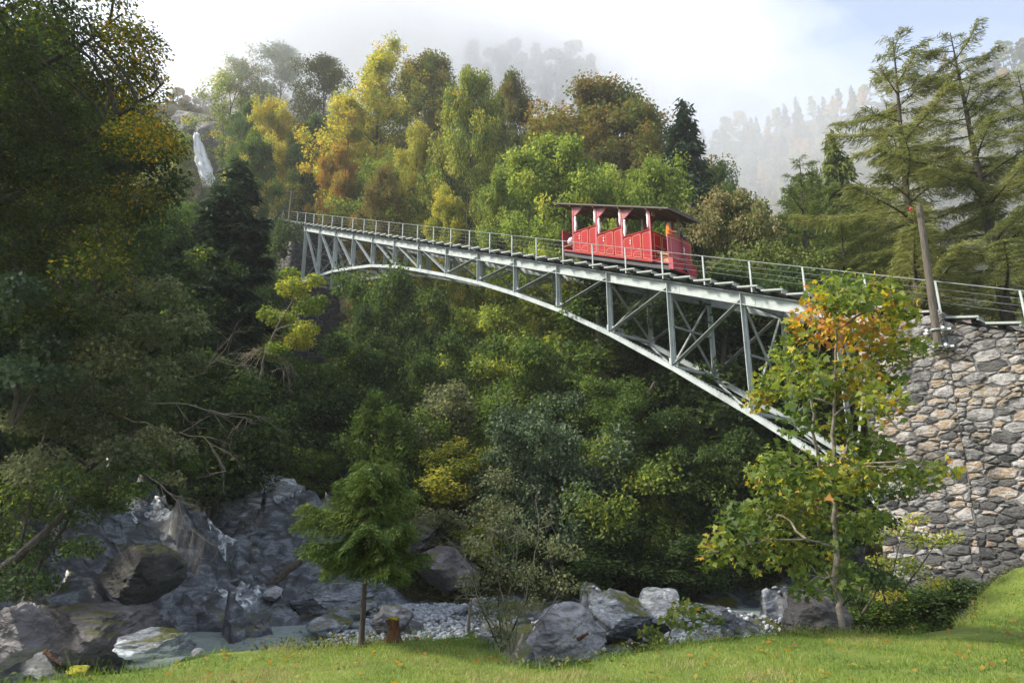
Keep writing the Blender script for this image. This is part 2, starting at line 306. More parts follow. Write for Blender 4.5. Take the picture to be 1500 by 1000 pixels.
G1 = (0.040, 0.070, 0.013); G2 = (0.08, 0.130, 0.022); G3 = (0.13, 0.185, 0.03); YG = (0.29, 0.32, 0.05); YL = (0.50, 0.42, 0.06); OR = (0.42, 0.21, 0.03); BR = (0.20, 0.105, 0.025)
ML = {
 'green':   mat_leaf('leaf_green', [(0, G1), (0.45, G2), (0.8, G3), (1, YG)]),
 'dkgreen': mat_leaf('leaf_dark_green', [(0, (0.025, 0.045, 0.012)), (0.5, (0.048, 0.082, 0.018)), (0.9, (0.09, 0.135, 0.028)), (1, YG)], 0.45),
 'bluegreen': mat_leaf('leaf_blue_green', [(0, (0.030, 0.055, 0.022)), (0.6, (0.065, 0.105, 0.038)), (1, (0.12, 0.16, 0.055))], 0.35, 0.10),
 'ygreen':  mat_leaf('leaf_yellow_green', [(0, G2), (0.35, G3), (0.7, YG), (0.92, YL), (1, OR)]),
 'lime':    mat_leaf('leaf_light_green', [(0, G2), (0.3, (0.17, 0.24, 0.04)), (0.75, (0.31, 0.36, 0.06)), (1, YL)]),
 'yellow':  mat_leaf('leaf_yellow', [(0, G3), (0.3, YG), (0.65, YL), (1, (0.45, 0.27, 0.03))]),
 'orange':  mat_leaf('leaf_orange', [(0, YG), (0.3, (0.30, 0.21, 0.03)), (0.65, OR), (1, BR)]),
 'brown':   mat_leaf('leaf_brown_green', [(0, G2), (0.35, (0.13, 0.125, 0.025)), (0.7, (0.22, 0.15, 0.035)), (1, BR)]),
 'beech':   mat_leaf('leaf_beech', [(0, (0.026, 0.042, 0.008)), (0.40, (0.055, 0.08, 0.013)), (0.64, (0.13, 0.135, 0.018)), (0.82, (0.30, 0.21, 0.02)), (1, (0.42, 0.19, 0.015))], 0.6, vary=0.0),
 'maple':   mat_leaf('leaf_maple', [(0, G2), (0.38, G3), (0.66, (0.19, 0.235, 0.035)), (0.80, (0.40, 0.37, 0.04)), (0.93, (0.52, 0.36, 0.04)), (1, (0.48, 0.22, 0.05))], 0.5, 0.05, vary=0.0),
 'dull':    mat_leaf('leaf_dull_olive', [(0, (0.07, 0.085, 0.035)), (0.5, (0.15, 0.17, 0.075)), (0.85, (0.26, 0.27, 0.13)), (1, YL)], 0.45, 0.06),
 'pods':    mat_leaf('leaf_pale_pods', [(0, G2), (0.4, (0.14, 0.145, 0.04)), (0.7, (0.33, 0.27, 0.12)), (1, (0.42, 0.30, 0.16))], 0.4),
 'spruce':  mat_leaf('needle_spruce', [(0, (0.016, 0.031, 0.015)), (0.6, (0.036, 0.062, 0.026)), (1, (0.065, 0.095, 0.036))], 0.2, 0.04),
 'yspruce': mat_leaf('needle_young_spruce', [(0, (0.028, 0.052, 0.010)), (0.5, (0.07, 0.11, 0.018)), (1, (0.17, 0.21, 0.04))], 0.3, 0.04),
 'larch':   mat_leaf('needle_larch', [(0, (0.08, 0.10, 0.03)), (0.5, (0.18, 0.20, 0.055)), (1, (0.31, 0.30, 0.09))], 0.4, 0.04),
 'larchg':  mat_leaf('needle_green_larch', [(0, (0.05, 0.08, 0.02)), (0.5, (0.12, 0.16, 0.035)), (1, (0.23, 0.25, 0.05))], 0.4, 0.04),
 'grass':   mat_leaf('grass_blade', [(0, (0.07, 0.125, 0.012)), (0.5, (0.15, 0.235, 0.025)), (0.82, (0.25, 0.30, 0.05)), (1, (0.36, 0.30, 0.13))], 0.35, 0.06, vary=0.0),
 'herb':    mat_leaf('undergrowth', [(0, (0.035, 0.05, 0.012)), (0.5, (0.07, 0.095, 0.02)), (0.8, (0.13, 0.14, 0.03)), (0.93, (0.16, 0.11, 0.04)), (1, (0.30, 0.20, 0.03))], 0.35, 0.05, vary=0.0),
}

# ------------------------------------------------------------------ terrain
CTRL = np.array([
 # under the lawn and near left
 (-12, 0, -2), (0, 0, -2), (12, 0, -2), (-6, 9, -2), (0, 9, -2.2), (6, 9, -2), (13, 11, -1.4), (24, 2, -1), (-14, 8, -0.4), (-20, 8, 3), (-30, 8, 8),
 # stream bed
 (-2.6, 18, -0.95), (3, 17, -0.9), (0, 24, -0.85), (6, 21, -0.8), (-6, 19.5, -1.6), (-6.5, 16, -1.7), (10, 27, -1.0), (13, 33, -0.6), (20, 39, 1), (30, 46, 4), (-2, 14, -1.3), (1, 12.5, -1.35), (5, 15, -0.95),
 # wall foot, ground behind the wall
 (12, 19.5, -0.7), (15, 15, -0.5), (20, 9, -0.2), (19, 29, 5.0), (21, 21, 6.0), (27, 27, 7.5), (27, 12, 3), (34, 38, 10), (45, 30, 9), (60, 45, 12),
 # far bank
 (-3, 29, -0.9), (3, 29, -0.9), (-3, 31.5, 1.2), (3, 31.5, 1.0), (8, 34, 1.8), (-4, 36, 3.4), (4, 38, 4.0), (13, 42, 4.5), (-5, 46, 8.5), (5, 48, 9), (17, 50, 8.8),
 (-8, 58, 15), (6, 60, 16), (20, 62, 15), (38, 60, 15), (60, 65, 18), (-20, 66, 18), (-12, 68, 21), (0, 75, 26), (-30, 75, 31), (-24, 69, 23.5), (20, 80, 27), (45, 80, 25),
 (-32, 92, 43), (0, 95, 41), (30, 100, 40), (65, 95, 31), (-30, 120, 62), (10, 125, 62), (50, 130, 55), (-20, 160, 86), (30, 170, 90), (75, 160, 60), (90, 110, 30), (-10, 210, 110), (50, 220, 110),
 # left gully and left bank
 (-10, 24, -0.2), (-13, 27, 1.2), (-9, 29, 0.6), (-14, 33, 3.4), (-9.5, 33, 2.4), (-20, 41, 6.5), (-28, 53, 15), (-38, 72, 29), (-50, 96, 47), (-57, 113, 62), (-62, 128, 84), (-45, 125, 70), (-75, 120, 84),
 (-9, 13, -1.2), (-12, 16, 0.2), (-12, 21, 0.5), (-16, 18, 3.4), (-18, 26, 4.8), (-24, 20, 8), (-27, 34, 12), (-38, 42, 21), (-47, 62, 33), (-62, 84, 52), (-85, 105, 76), (-50, 20, 20), (-80, 50, 45), (-100, 150, 100), (-60, 200, 115)], float)
def _tps_fit(C):
    n = len(C); d = np.linalg.norm(C[:, None, :2] - C[None, :, :2], axis=2)
    K = np.where(d > 0, d * d * np.log(d + 1e-9), 0) + np.eye(n) * 2.0
    A = np.zeros((n + 3, n + 3)); A[:n, :n] = K; A[:n, n] = 1; A[:n, n + 1:] = C[:, :2]; A[n, :n] = 1; A[n + 1:, :n] = C[:, :2].T
    return np.linalg.solve(A, np.r_[C[:, 2], 0, 0, 0])
TPS = _tps_fit(CTRL)
def terr(x, y):
    x = np.asarray(x, float); y = np.asarray(y, float); shp = x.shape; x = x.ravel(); y = y.ravel()
    out = np.empty(len(x)); n = len(CTRL)
    for a in range(0, len(x), 20000):
        xx = x[a:a + 20000]; yy = y[a:a + 20000]
        d2 = (xx[:, None] - CTRL[None, :, 0]) ** 2 + (yy[:, None] - CTRL[None, :, 1]) ** 2
        out[a:a + 20000] = (0.5 * d2 * np.log(d2 + 1e-9)) @ TPS[:n] + TPS[n] + TPS[n + 1] * xx + TPS[n + 2] * yy
    return out.reshape(shp)
def tz(x, y): return float(terr(np.array([x]), np.array([y]))[0])
def gridmesh(name, X, Y, Z, smooth=True):
    ny, nx = X.shape; V = np.stack([X, Y, Z], -1).reshape(-1, 3)
    i = np.arange(ny * nx).reshape(ny, nx)
    F = np.stack([i[:-1, :-1], i[:-1, 1:], i[1:, 1:], i[1:, :-1]], -1).reshape(-1, 4)
    return npmesh(name, V, F, smooth)

X, Y = np.meshgrid(np.arange(-130, 131, 1.25), np.arange(-30, 241, 1.25))
Z = terr(X, Y)
rough = np.clip((Y - 30) / 20, 0.3, 1.5)
Z = Z + fbm2(X, Y, 0.22, 4, 3) * 0.9 * rough
# keep the sheet well under the lawn and the rocky creek bed, which are sheets of their own
inbed = np.clip((17 - np.abs(X + 0)) / 4, 0, 1) * np.clip((33 - Y) / 4, 0, 1)
Z = Z - 0.8 * inbed
Z = np.where(Y < 4, np.minimum(Z, -2), Z)
tag(link('hillside', gridmesh('hillside', X, Y, Z), M['soil']), kind='structure')

# ground beyond, reaching to the horizon
Xg, Yg = np.meshgrid(np.linspace(-1500, 1500, 61), np.linspace(-1200, 1500, 55))
Zg = np.full(Xg.shape, -4.0); tag(link('valley_floor', gridmesh('valley_floor', Xg, Yg, Zg), M['far_soil']), kind='structure')

# far misty mountainside
X, Y = np.meshgrid(np.arange(10, 700, 10.0), np.arange(225, 520, 7.5))
ridge = np.interp(X, [10, 55, 90, 120, 200, 330, 700], [20, 90, 205, 238, 262, 300, 420])
Zm = ridge * np.clip((Y - 215) / 190.0, 0, 1.05) ** 0.9 + fbm2(X, Y, 0.02, 4, 9) * 9
MTN = (X, Y, Zm)
tag(link('mountainside', gridmesh('mountainside', X, Y, Zm), M['far_soil']), kind='structure')
def mtnz(x, y):
    r = np.interp(x, [10, 55, 90, 120, 200, 330, 700], [20, 90, 205, 238, 262, 300, 420])
    return float(r * np.clip((y - 215) / 190.0, 0, 1.05) ** 0.9)

# lawn
EDGE = np.array([(-30, 2), (-12, 5.5), (-8, 7.2), (-5.6, 8.1), (-4.5, 8.8), (-4.0, 10.1), (-3.2, 10.45), (-2.2, 10.6), (-1.3, 11.3), (-0.67, 12.0), (-0.3, 11.2), (0.0, 9.5), (0.5, 9.2), (1.4, 10.0), (2.6, 10.9), (4.35, 11.7), (7.5, 12.5), (10, 15.5), (14, 18), (30, 24)], float)
def edge_y(x): return np.interp(x, EDGE[:, 0], EDGE[:, 1])
def lawn_z(x, y):
    x = np.asarray(x, float); y = np.asarray(y, float)
    m = 1.0 * np.exp(-((x - 11.6) / 1.7) ** 2 - ((y - 15.0) / 2.2) ** 2)
    d = y - edge_y(x) + 0.12 * fbm2(x, y, 1.3, 2, 5)
    drop = np.clip(d, 0, 3)
    return m + 0.10 * fbm2(x, y, 0.6, 4, 21) - 0.9 * drop - 0.5 * np.clip(d + 0.25, 0, 3) ** 2
X, Y = np.meshgrid(np.arange(-30, 30.1, 0.2), np.r_[np.arange(-30, 5, 1.0), np.arange(5, 19, 0.15)])
tag(link('lawn', gridmesh('lawn', X, Y, lawn_z(X, Y)), M['lawn']), kind='structure')

# rocky creek bed: tilted slabs in three sizes
def slabs(x, y, size, amp, tilt, seed, aniso=1.0):
    rg = np.random.default_rng(seed)
    sx = np.arange(-24, 22, size * aniso); sy = np.arange(10, 44, size)
    S = np.array([(a, b) for a in sx for b in sy]) + rg.uniform(-0.5, 0.5, (len(sx) * len(sy), 2)) * size
    A = rg.uniform(-1, 1, len(S)) * amp; Gx = rg.normal(0, tilt, len(S)); Gy = rg.normal(0, tilt, len(S)) + tilt * 0.4
    xf, yf = x.ravel(), y.ravel(); out = np.empty(len(xf))
    for a in range(0, len(xf), 4000):
        dx = xf[a:a + 4000, None] - S[None, :, 0]; dy = yf[a:a + 4000, None] - S[None, :, 1]
        k = np.argmin((dx / aniso) ** 2 + dy ** 2, axis=1); r = np.arange(len(k))
        out[a:a + 4000] = A[k] + Gx[k] * dx[r, k] + Gy[k] * dy[r, k]
    return out.reshape(x.shape)
POOL_Z = -1.12
def bed_z(x, y):
    wx = x + 0.5 * fbm2(x, y, 0.5, 3, 31); wy = y + 0.5 * fbm2(x, y, 0.5, 3, 32)
    rot = 0.6; rx = wx * math.cos(rot) + wy * math.sin(rot); ry = -wx * math.sin(rot) + wy * math.cos(rot) + 8
    amp = 0.35 + 0.65 * np.clip((-x - 3) / 5, 0, 1)
    rd = 1 - 2 * np.abs(fbm(np.stack([rx * .55, ry * 1.1, x * 0], -1), 5, 77))
    z = terr(x, y) + amp * (slabs(rx, ry, 2.3, 0.36, 0.26, 1, 1.7) + slabs(rx, ry, 0.9, 0.17, 0.26, 2, 2.0) + slabs(wx, wy, 0.36, 0.05, 0.22, 3) + .45 * rd) + fbm2(x, y, 1.3, 5, 33) * 0.22 - .1
    pool = np.exp(-((x + 5.6) / 2.1) ** 2 - ((y - 16.8) / 3.4) ** 2)
    return z - 0.8 * pool
X, Y = np.meshgrid(np.arange(-19, 17.05, 0.13), np.arange(9.2, 35.5, 0.13))
BZ = bed_z(X, Y)
edge = np.clip((np.interp(X, [-19, -9, -5, 5, 17], [35.2, 35.0, 30.0, 30.6, 32]) - Y) / 2, 0, 1) * np.clip((X + 18.7) / 2, 0, 1) * np.clip((16.8 - X) / 2, 0, 1)
BZ = BZ - (1 - edge) * 1.6
tag(link('creek_bed', gridmesh('creek_bed', X, Y, BZ, False), M['rock']), kind='structure')
def bedz(x, y): return float(bed_z(np.array([[x]], float), np.array([[y]], float))[0, 0])
def groundz(x, y):
    g = tz(x, y)
    if -18 < x < 16 and 9.5 < y < 34: g = max(g, bedz(x, y)) if y > 30 else bedz(x, y)
    if y < 16: g = max(g, float(lawn_z(np.array([x]), np.array([y]))[0]))
    return g

# water
def mat_water():
    m, nt, N, L = nodes('glacial_water')
    p = N('ShaderNodeBsdfPrincipled'); p.inputs['Base Color'].default_value = (0.26, 0.32, 0.29, 1); p.inputs['Roughness'].default_value = 0.16
    p.inputs['IOR'].default_value = 1.33
    tc = N('ShaderNodeTexCoord'); n = N('ShaderNodeTexNoise'); n.inputs['Scale'].default_value = 3.5; n.inputs['Detail'].default_value = 4; L(tc.outputs['Object'], n.inputs['Vector'])
    b = N('ShaderNodeBump'); b.inputs['Strength'].default_value = 0.35; b.inputs['Distance'].default_value = 0.05; L(n.outputs['Fac'], b.inputs['Height']); L(b.outputs[0], p.inputs['Normal'])
    o = N('ShaderNodeOutputMaterial'); L(p.outputs[0], o.inputs['Surface']); return m
M['water'] = mat_water()
def mat_foam():
    m = mat_noise('white_water', [(0.30, (0.40, 0.46, 0.50)), (0.5, (0.66, 0.70, 0.73)), (0.7, (0.88, 0.9, 0.92))], 7, 0.4, 0.8, bdist=0.05); nt = m.node_tree; N = nt.nodes.new; L = nt.links.new
    geo = N('ShaderNodeNewGeometry'); nz = N('ShaderNodeTexNoise'); nz.inputs['Scale'].default_value = 4.5; nz.inputs['Detail'].default_value = 6; L(geo.outputs['Position'], nz.inputs['Vector'])
    mr = N('ShaderNodeMapRange'); mr.inputs['From Min'].default_value = .40; mr.inputs['From Max'].default_value = .68; L(nz.outputs['Fac'], mr.inputs['Value'])
    p = [n for n in nt.nodes if n.type == 'BSDF_PRINCIPLED'][0]; L(mr.outputs[0], p.inputs['Alpha']); return m
M['foam'] = mat_foam()
X, Y = np.meshgrid(np.arange(-11.0, 12, 0.4), np.arange(11.0, 29.5, 0.4))
Zw = np.full(X.shape, POOL_Z)
tag(link('water', gridmesh('water', X, Y, Zw), M['water']), kind='structure')
def cascade(pts, w0, w1, seed):
    """white water following the bed between plan points"""
    rg = np.random.default_rng(seed); P = np.array(pts, float); n = 26; m = 9; V = []
    t = np.linspace(0, 1, n); cx = np.interp(t, np.linspace(0, 1, len(P)), P[:, 0]); cy = np.interp(t, np.linspace(0, 1, len(P)), P[:, 1])
    dx = np.gradient(cx); dy = np.gradient(cy); l = np.hypot(dx, dy); nx, ny = -dy / l, dx / l
    f = np.linspace(-1, 1, m); w = (w0 + (w1 - w0) * t) * rg.uniform(0.7, 1.2, n)
    x = cx[:, None] + nx[:, None] * w[:, None] * f / 2; y = cy[:, None] + ny[:, None] * w[:, None] * f / 2
    z = np.maximum(bed_z(x, y), POOL_Z) + 0.10 * (1 - f * f)[None, :] - 0.03 + rg.normal(0, 0.02, x.shape)
    V = np.stack([x, y, z], -1).reshape(-1, 3)
    F = [(i * m + j, i * m + j + 1, (i + 1) * m + j + 1, (i + 1) * m + j) for i in range(n - 1) for j in range(m - 1)]
    tag(link('white_water', mesh('white_water', V, F, True), M['foam']), kind='structure')
cascade([un(245, 745, 28)[:2], un(205, 775, 26.5)[:2], un(165, 812, 24.5)[:2], un(120, 860, 22)[:2]], 0.9, 2.0, 1)
cascade([un(300, 745, 29)[:2], un(262, 775, 27)[:2], un(235, 800, 25)[:2]], 0.8, 1.8, 2)
cascade([un(330, 790, 27)[:2], un(300, 825, 24)[:2]], 1.0, 2.0, 4)
cascade([un(395, 868, 23)[:2], un(360, 886, 22)[:2], un(335, 900, 20.5)[:2]], 0.6, 1.6, 3)
cascade([un(800, 955, 13.2)[:2], un(780, 962, 12.5)[:2], un(765, 968, 11.8)[:2]], 0.5, .9, 5)

# ------------------------------------------------------------------ bridge frame: s along the track (uphill), w across (away), h up
P14 = np.array([11.95997624, 24.11747933, 9.37051827]); P00 = np.array([-20.86588721, 63.80960653, 31.18521517])
LEN = np.linalg.norm(P00 - P14); DV = (P00 - P14) / LEN; PAN = LEN / 14
NV = np.array([0.77061164, 0.63730503, 0.0]); ZV = np.array([0, 0, 1.0]); HV = np.array([DV[0], DV[1], 0]) / math.hypot(DV[0], DV[1])
def B(s, w, h): return P14 + DV * s + NV * w + ZV * h
def hx(mb, s0, s1, w0, w1, h0, h1):
    return mb.hexa([B(s0, w0, h0), B(s1, w0, h0), B(s1, w1, h0), B(s0, w1, h0), B(s0, w0, h1), B(s1, w0, h1), B(s1, w1, h1), B(s0, w1, h1)])
DROP = [5.73, 4.58, 3.61, 2.89, 2.24, 1.88, 1.73, 1.67, 1.70, 1.91, 2.27, 2.90, 3.76, 4.78, 5.95]
TW = 3.12                                  # distance between the two trusses
borg = B(0, 0, -6)
bridge = empty('truss_bridge', borg, 'pale green steel arch truss bridge carrying the inclined track over the creek', 'bridge')
def part(name, mat, fn, parent=bridge, org=borg, smooth=False):
    mb = MB(); fn(mb); return mb.build(name, mat, parent, smooth, org)
def si(i): return LEN - i * PAN
for w, o in ((0.0, -1), (TW, 1)):
    def girder(mb):
        hx(mb, -1.3, LEN + 1.0, w - 0.02, w + 0.02, -0.24, 0.24)
        hx(mb, -1.3, LEN + 1.0, w - 0.17, w + 0.17, 0.24, 0.275)
        hx(mb, -1.3, LEN + 1.0, w - 0.17, w + 0.17, -0.275, -0.24)
    gd = part('girder', M['steel'], girder)
    for i in (3, 6, 9, 12, 13):
        pl = part('splice_plate', M['steel'], lambda mb: hx(mb, si(i) - 0.62, si(i) + 0.62, w + o * 0.02, w + o * 0.034, -0.20, 0.21)); pl.parent = gd
    def rivets(mb):
        for k in range(int((LEN + 2) / 0.33)):
            s = -1.2 + k * 0.33
            for h in (-0.20, 0.20): hx(mb, s, s + 0.035, w + o * 0.02, w + o * 0.036, h - 0.017, h + 0.017)
    rv = part('rivet', M['steel'], rivets); rv.parent = gd; tag(rv, kind='stuff')
    # lower chord, one bar between each pair of posts
    for i in range(14):
        a = B(si(i), w, -DROP[i]); b = B(si(i + 1), w, -DROP[i + 1])
        def chord(mb):
            d = (b - a) / np.linalg.norm(b - a)
            mb.bar(a - d * 0.0, b + d * 0.05, 0.30, 0.035); mb.bar(a - ZV * 0.21, b - ZV * 0.21 + d * 0.05, 0.30, 0.035)
            mb.bar(a - ZV * 0.105 - NV * 0.13, b - ZV * 0.105 - NV * 0.13, 0.03, 0.18); mb.bar(a - ZV * 0.105 + NV * 0.13, b - ZV * 0.105 + NV * 0.13, 0.03, 0.18)
        ch = part('lower_chord', M['steel'], chord)
        if i >= 8:
            def riv(mb):
                n = int(np.linalg.norm(b - a) / 0.22); d = (b - a) / n; un_ = d / np.linalg.norm(d)
                for k in range(n):
                    for ww in (-0.11, 0.11):
                        c = a + d * (k + 0.5) + NV * ww + ZV * 0.03; mb.bar(c - un_ * 0.02, c + un_ * 0.02, 0.04, 0.03)
            r = part('rivet', M['steel'], riv); r.parent = ch; tag(r, kind='stuff')
    ext = part('lower_chord', M['steel'], lambda mb: mb.bar(B(si(14), w, -DROP[14]), B(si(14) - 1.2, w, -7.0), 0.30, 0.24))
    for i in range(15):
        def post(mb):
            x0 = 0.11
            mb.bar(B(si(i), w - 0.09, 0.2), B(si(i), w - 0.09, -DROP[i]), 0.03, 0.22, NV); mb.bar(B(si(i), w + 0.09, 0.2), B(si(i), w + 0.09, -DROP[i]), 0.03, 0.22, NV)
            mb.bar(B(si(i), w, 0.19), B(si(i), w, -DROP[i]), 0.17, 0.03, NV)
            hx(mb, si(i) - 0.24, si(i) + 0.24, w - 0.045 * 1, w + 0.045, -DROP[i] + 0.02, -DROP[i] + 0.34)
        part('post', M['steel'], post)
    for i in range(14):
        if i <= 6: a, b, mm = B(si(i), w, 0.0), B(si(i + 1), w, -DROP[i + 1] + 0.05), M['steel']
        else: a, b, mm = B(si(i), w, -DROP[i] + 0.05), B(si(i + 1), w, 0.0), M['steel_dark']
        def diag(mb):
            for q in (-0.06, 0.06): mb.bar(a + NV * q, b + NV * q, 0.03, 0.15, NV)
        part('diagonal', mm, diag)
for i in range(15):
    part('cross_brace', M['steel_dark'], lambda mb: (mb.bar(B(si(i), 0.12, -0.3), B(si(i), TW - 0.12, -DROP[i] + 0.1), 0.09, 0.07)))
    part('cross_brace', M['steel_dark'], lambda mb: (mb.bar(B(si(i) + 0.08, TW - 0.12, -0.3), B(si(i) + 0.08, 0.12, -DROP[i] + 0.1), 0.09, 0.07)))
    part('cross_strut', M['steel'], lambda mb: (mb.bar(B(si(i), 0.16, -DROP[i] - 0.02), B(si(i), TW - 0.16, -DROP[i] - 0.02), 0.14, 0.14)))
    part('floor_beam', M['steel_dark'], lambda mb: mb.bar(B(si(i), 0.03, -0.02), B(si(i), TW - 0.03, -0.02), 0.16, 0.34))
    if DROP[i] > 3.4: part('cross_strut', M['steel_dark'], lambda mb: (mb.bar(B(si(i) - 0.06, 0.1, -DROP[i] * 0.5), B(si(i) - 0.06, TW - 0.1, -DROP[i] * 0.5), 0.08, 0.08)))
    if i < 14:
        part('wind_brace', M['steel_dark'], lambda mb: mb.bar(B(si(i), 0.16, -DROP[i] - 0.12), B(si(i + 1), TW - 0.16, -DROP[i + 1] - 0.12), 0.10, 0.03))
        part('wind_brace', M['steel'], lambda mb: mb.bar(B(si(i), TW - 0.16, -DROP[i] - 0.16), B(si(i + 1), 0.16, -DROP[i + 1] - 0.16), 0.10, 0.03))
# track on top
S0, S1 = -13.0, LEN + 14
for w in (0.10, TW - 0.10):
    part('shade_stringer', M['timber'], lambda mb: hx(mb, S0, S1, w - 0.10, w + 0.10, 0.285, 0.40))  # dark strips added below the treads to stand for their shadow band
ns = int((S1 - S0) / 0.72)
slp = MB(); hx(slp, -0.11, 0.11, -0.18, TW + 0.20, 0.40, 0.56); slm = mesh('sleeper', np.array([tuple(p) for p in slp.v]) - P14, slp.f)
for k in range(ns):
    s = S0 + 0.3 + k * 0.72; o = link('sleeper', slm, M['timber'], bridge); o.location = tuple(P14 + DV * s - borg)
for w in (1.06, 2.06):
    def rail(mb):
        hx(mb, S0, S1, w - 0.055, w + 0.055, 0.56, 0.58); hx(mb, S0, S1, w - 0.012, w + 0.012, 0.58, 0.66); hx(mb, S0, S1, w - 0.032, w + 0.032, 0.66, 0.70)
    part('rail', M['rail'], rail)
# walkway treads, each tilted a little back to level
tp = MB()
def trd(s0, s1, w0, w1, h0, h1, t):
    tp.hexa([B(s0, w0, h0), B(s1, w0, h1), B(s1, w1, h1), B(s0, w1, h0), B(s0, w0, h0 + t), B(s1, w0, h1 + t), B(s1, w1, h1 + t), B(s0, w1, h0 + t)])
trd(-0.52, 0.46, -0.52, -0.06, 0.60, 0.41, 0.03); trd(-0.52, 0.46, -0.535, -0.515, 0.575, 0.385, 0.07)
trd(-0.50, -0.44, -0.50, 0.04, 0.50, 0.49, 0.08)
trm = mesh('walkway_tread', np.array([tuple(p) for p in tp.v]) - P14, tp.f)
for k in range(int((S1 - S0) / 1.13)):
    o = link('walkway_tread', trm, M['tread'], bridge); o.location = tuple(P14 + DV * (S0 + 0.6 + k * 1.13) - borg)
# railing
rl = part('railing', M['steel_dark'], lambda mb: mb.tube([B(s, -0.48, 1.64) for s in np.linspace(S0, S1, 60)], 0.018, 6))
for hh in (0.92, 1.15, 1.38):
    o = part('wire', M['steel_dark'], lambda mb: mb.tube([B(s, -0.48, hh) for s in np.linspace(S0, S1, 60)], 0.006, 4)); o.parent = rl
pp = MB(); pp.bar(B(0, -0.48, 0.30), B(0, -0.48, 1.63), 0.06, 0.05, NV); pp.bar(B(0, -0.48, 0.42), B(0, 0.0, 0.36), 0.06, 0.06)
ppm = mesh('railing_post', np.array([tuple(p) for p in pp.v]) - P14, pp.f)
for k in range(-6, 28):
    s = 0.83 + k * 2.365
    if S0 < s < S1:
        o = link('railing_post', ppm, M['steel'], rl); o.location = tuple(P14 + DV * s - borg)

# ------------------------------------------------------------------ rubble masonry
def voronoi_cells(W, H, sx, sy, seed):
    rg = np.random.default_rng(seed); S = []; WT = []; A = sx / sy
    for k in range(60000):                                   # darts of mixed size: big blocks first, small fillers after
        r = sy * (1.35 if k < 250 else .85 if k < 2500 else .5) * rg.uniform(.85, 1.15); x = rg.uniform(-sx, W + sx); y = rg.uniform(-sy, H + sy)
        if len(S):
            q = np.array(S); w_ = np.array(WT)
            if np.any(((q[:, 0] - x) / A) ** 2 + (q[:, 1] - y) ** 2 < ((r + w_) * .52) ** 2): 
                if k > 9000: break
                continue
        S.append((x, y)); WT.append(r)
    S = np.array(S); WT = np.array(WT); cells = []
    for k, (cx, cy) in enumerate(S):
        poly = [(0, 0), (W, 0), (W, H), (0, H)]
        d = ((S[:, 0] - cx) / A) ** 2 + (S[:, 1] - cy) ** 2
        for q in np.argsort(d)[1:26]:
            ox, oy = S[q]; nx_, ny_ = (ox - cx) / (A * A), (oy - cy); t_ = np.clip(.5 + .22 * (WT[k] ** 2 - WT[q] ** 2) / max(1e-6, d[q]), .2, .8); mx, my = cx + (ox - cx) * t_, cy + (oy - cy) * t_
            new = []
            for a in range(len(poly)):
                p, r = poly[a], poly[(a + 1) % len(poly)]
                fp = (p[0] - mx) * nx_ + (p[1] - my) * ny_; fr = (r[0] - mx) * nx_ + (r[1] - my) * ny_
                if fp <= 0: new.append(p)
                if fp * fr < 0:
                    t = fp / (fp - fr); new.append((p[0] + (r[0] - p[0]) * t, p[1] + (r[1] - p[1]) * t))
            poly = new
            if len(poly) < 3: break
        if len(poly) >= 3 and abs(sum(poly[a][0] * poly[(a + 1) % len(poly)][1] - poly[(a + 1) % len(poly)][0] * poly[a][1] for a in range(len(poly)))) > .012: cells.append(((cx, cy), poly))
    return cells
def stone_geo(c, poly, rg, joint, depth):
    P = np.array(poly); c = P.mean(0); Q = []
    for a in range(len(P)):
        p, r = P[a], P[(a + 1) % len(P)]; e = np.linalg.norm(r - p)
        Q.append(p)
        if e > 0.12: Q.append((p + r) / 2 + rg.normal(0, 0.06 * e, 2))
    Q = np.array(Q); d = np.linalg.norm(Q - c, axis=1)[:, None] + 1e-6
    O = c + (Q - c) * np.clip(1 - joint / d, 0.3, 1) + rg.normal(0, 0.008, Q.shape)
    I = c + (O - c) * rg.uniform(0.74, 0.9, (len(Q), 1))
    J = c + (O - c) * rg.uniform(0.3, 0.5, (len(Q), 1))
    dep = depth * rg.uniform(0.5, 1.3); n = len(Q)
    V = [(x, y, -0.05) for x, y in O] + [(x, y, dep * rg.uniform(0.45, 0.9)) for x, y in I] + [(x, y, dep * rg.uniform(0.85, 1.2)) for x, y in J]
    F = []
    for a in range(n):
        b = (a + 1) % n
        F += [(a, b, n + b, n + a), (n + a, n + b, 2 * n + b, 2 * n + a)]
    F.append(tuple(2 * n + a for a in range(n)))
    return V, F
def masonry(parent, org, f, W, H, sx, sy, seed, mats, joint=0.022, depth=0.10, single=True, outward=1):
    """f(x, y, out) -> world point; stones as parts (single) or one joined part"""
    rg = np.random.default_rng(seed); mbs = MB(); n = 0
    for c, poly in voronoi_cells(W, H, sx, sy, seed):
        V, F = stone_geo(c, poly, rg, joint, depth)
        WV = np.array([f(x, y, z) for x, y, z in V]) - org
        if outward < 0: F = [tuple(reversed(q)) for q in F]
        if single:
            o0 = WV.mean(0); o = link('stone', mesh('stone', WV - o0, F, False), mats(c, rg), parent); o.location = tuple(o0)
        else: mbs.add(WV, F)
    if not single:
        o = mbs.build('masonry', mats((0, 0), rg), parent); tag(o, kind='stuff')

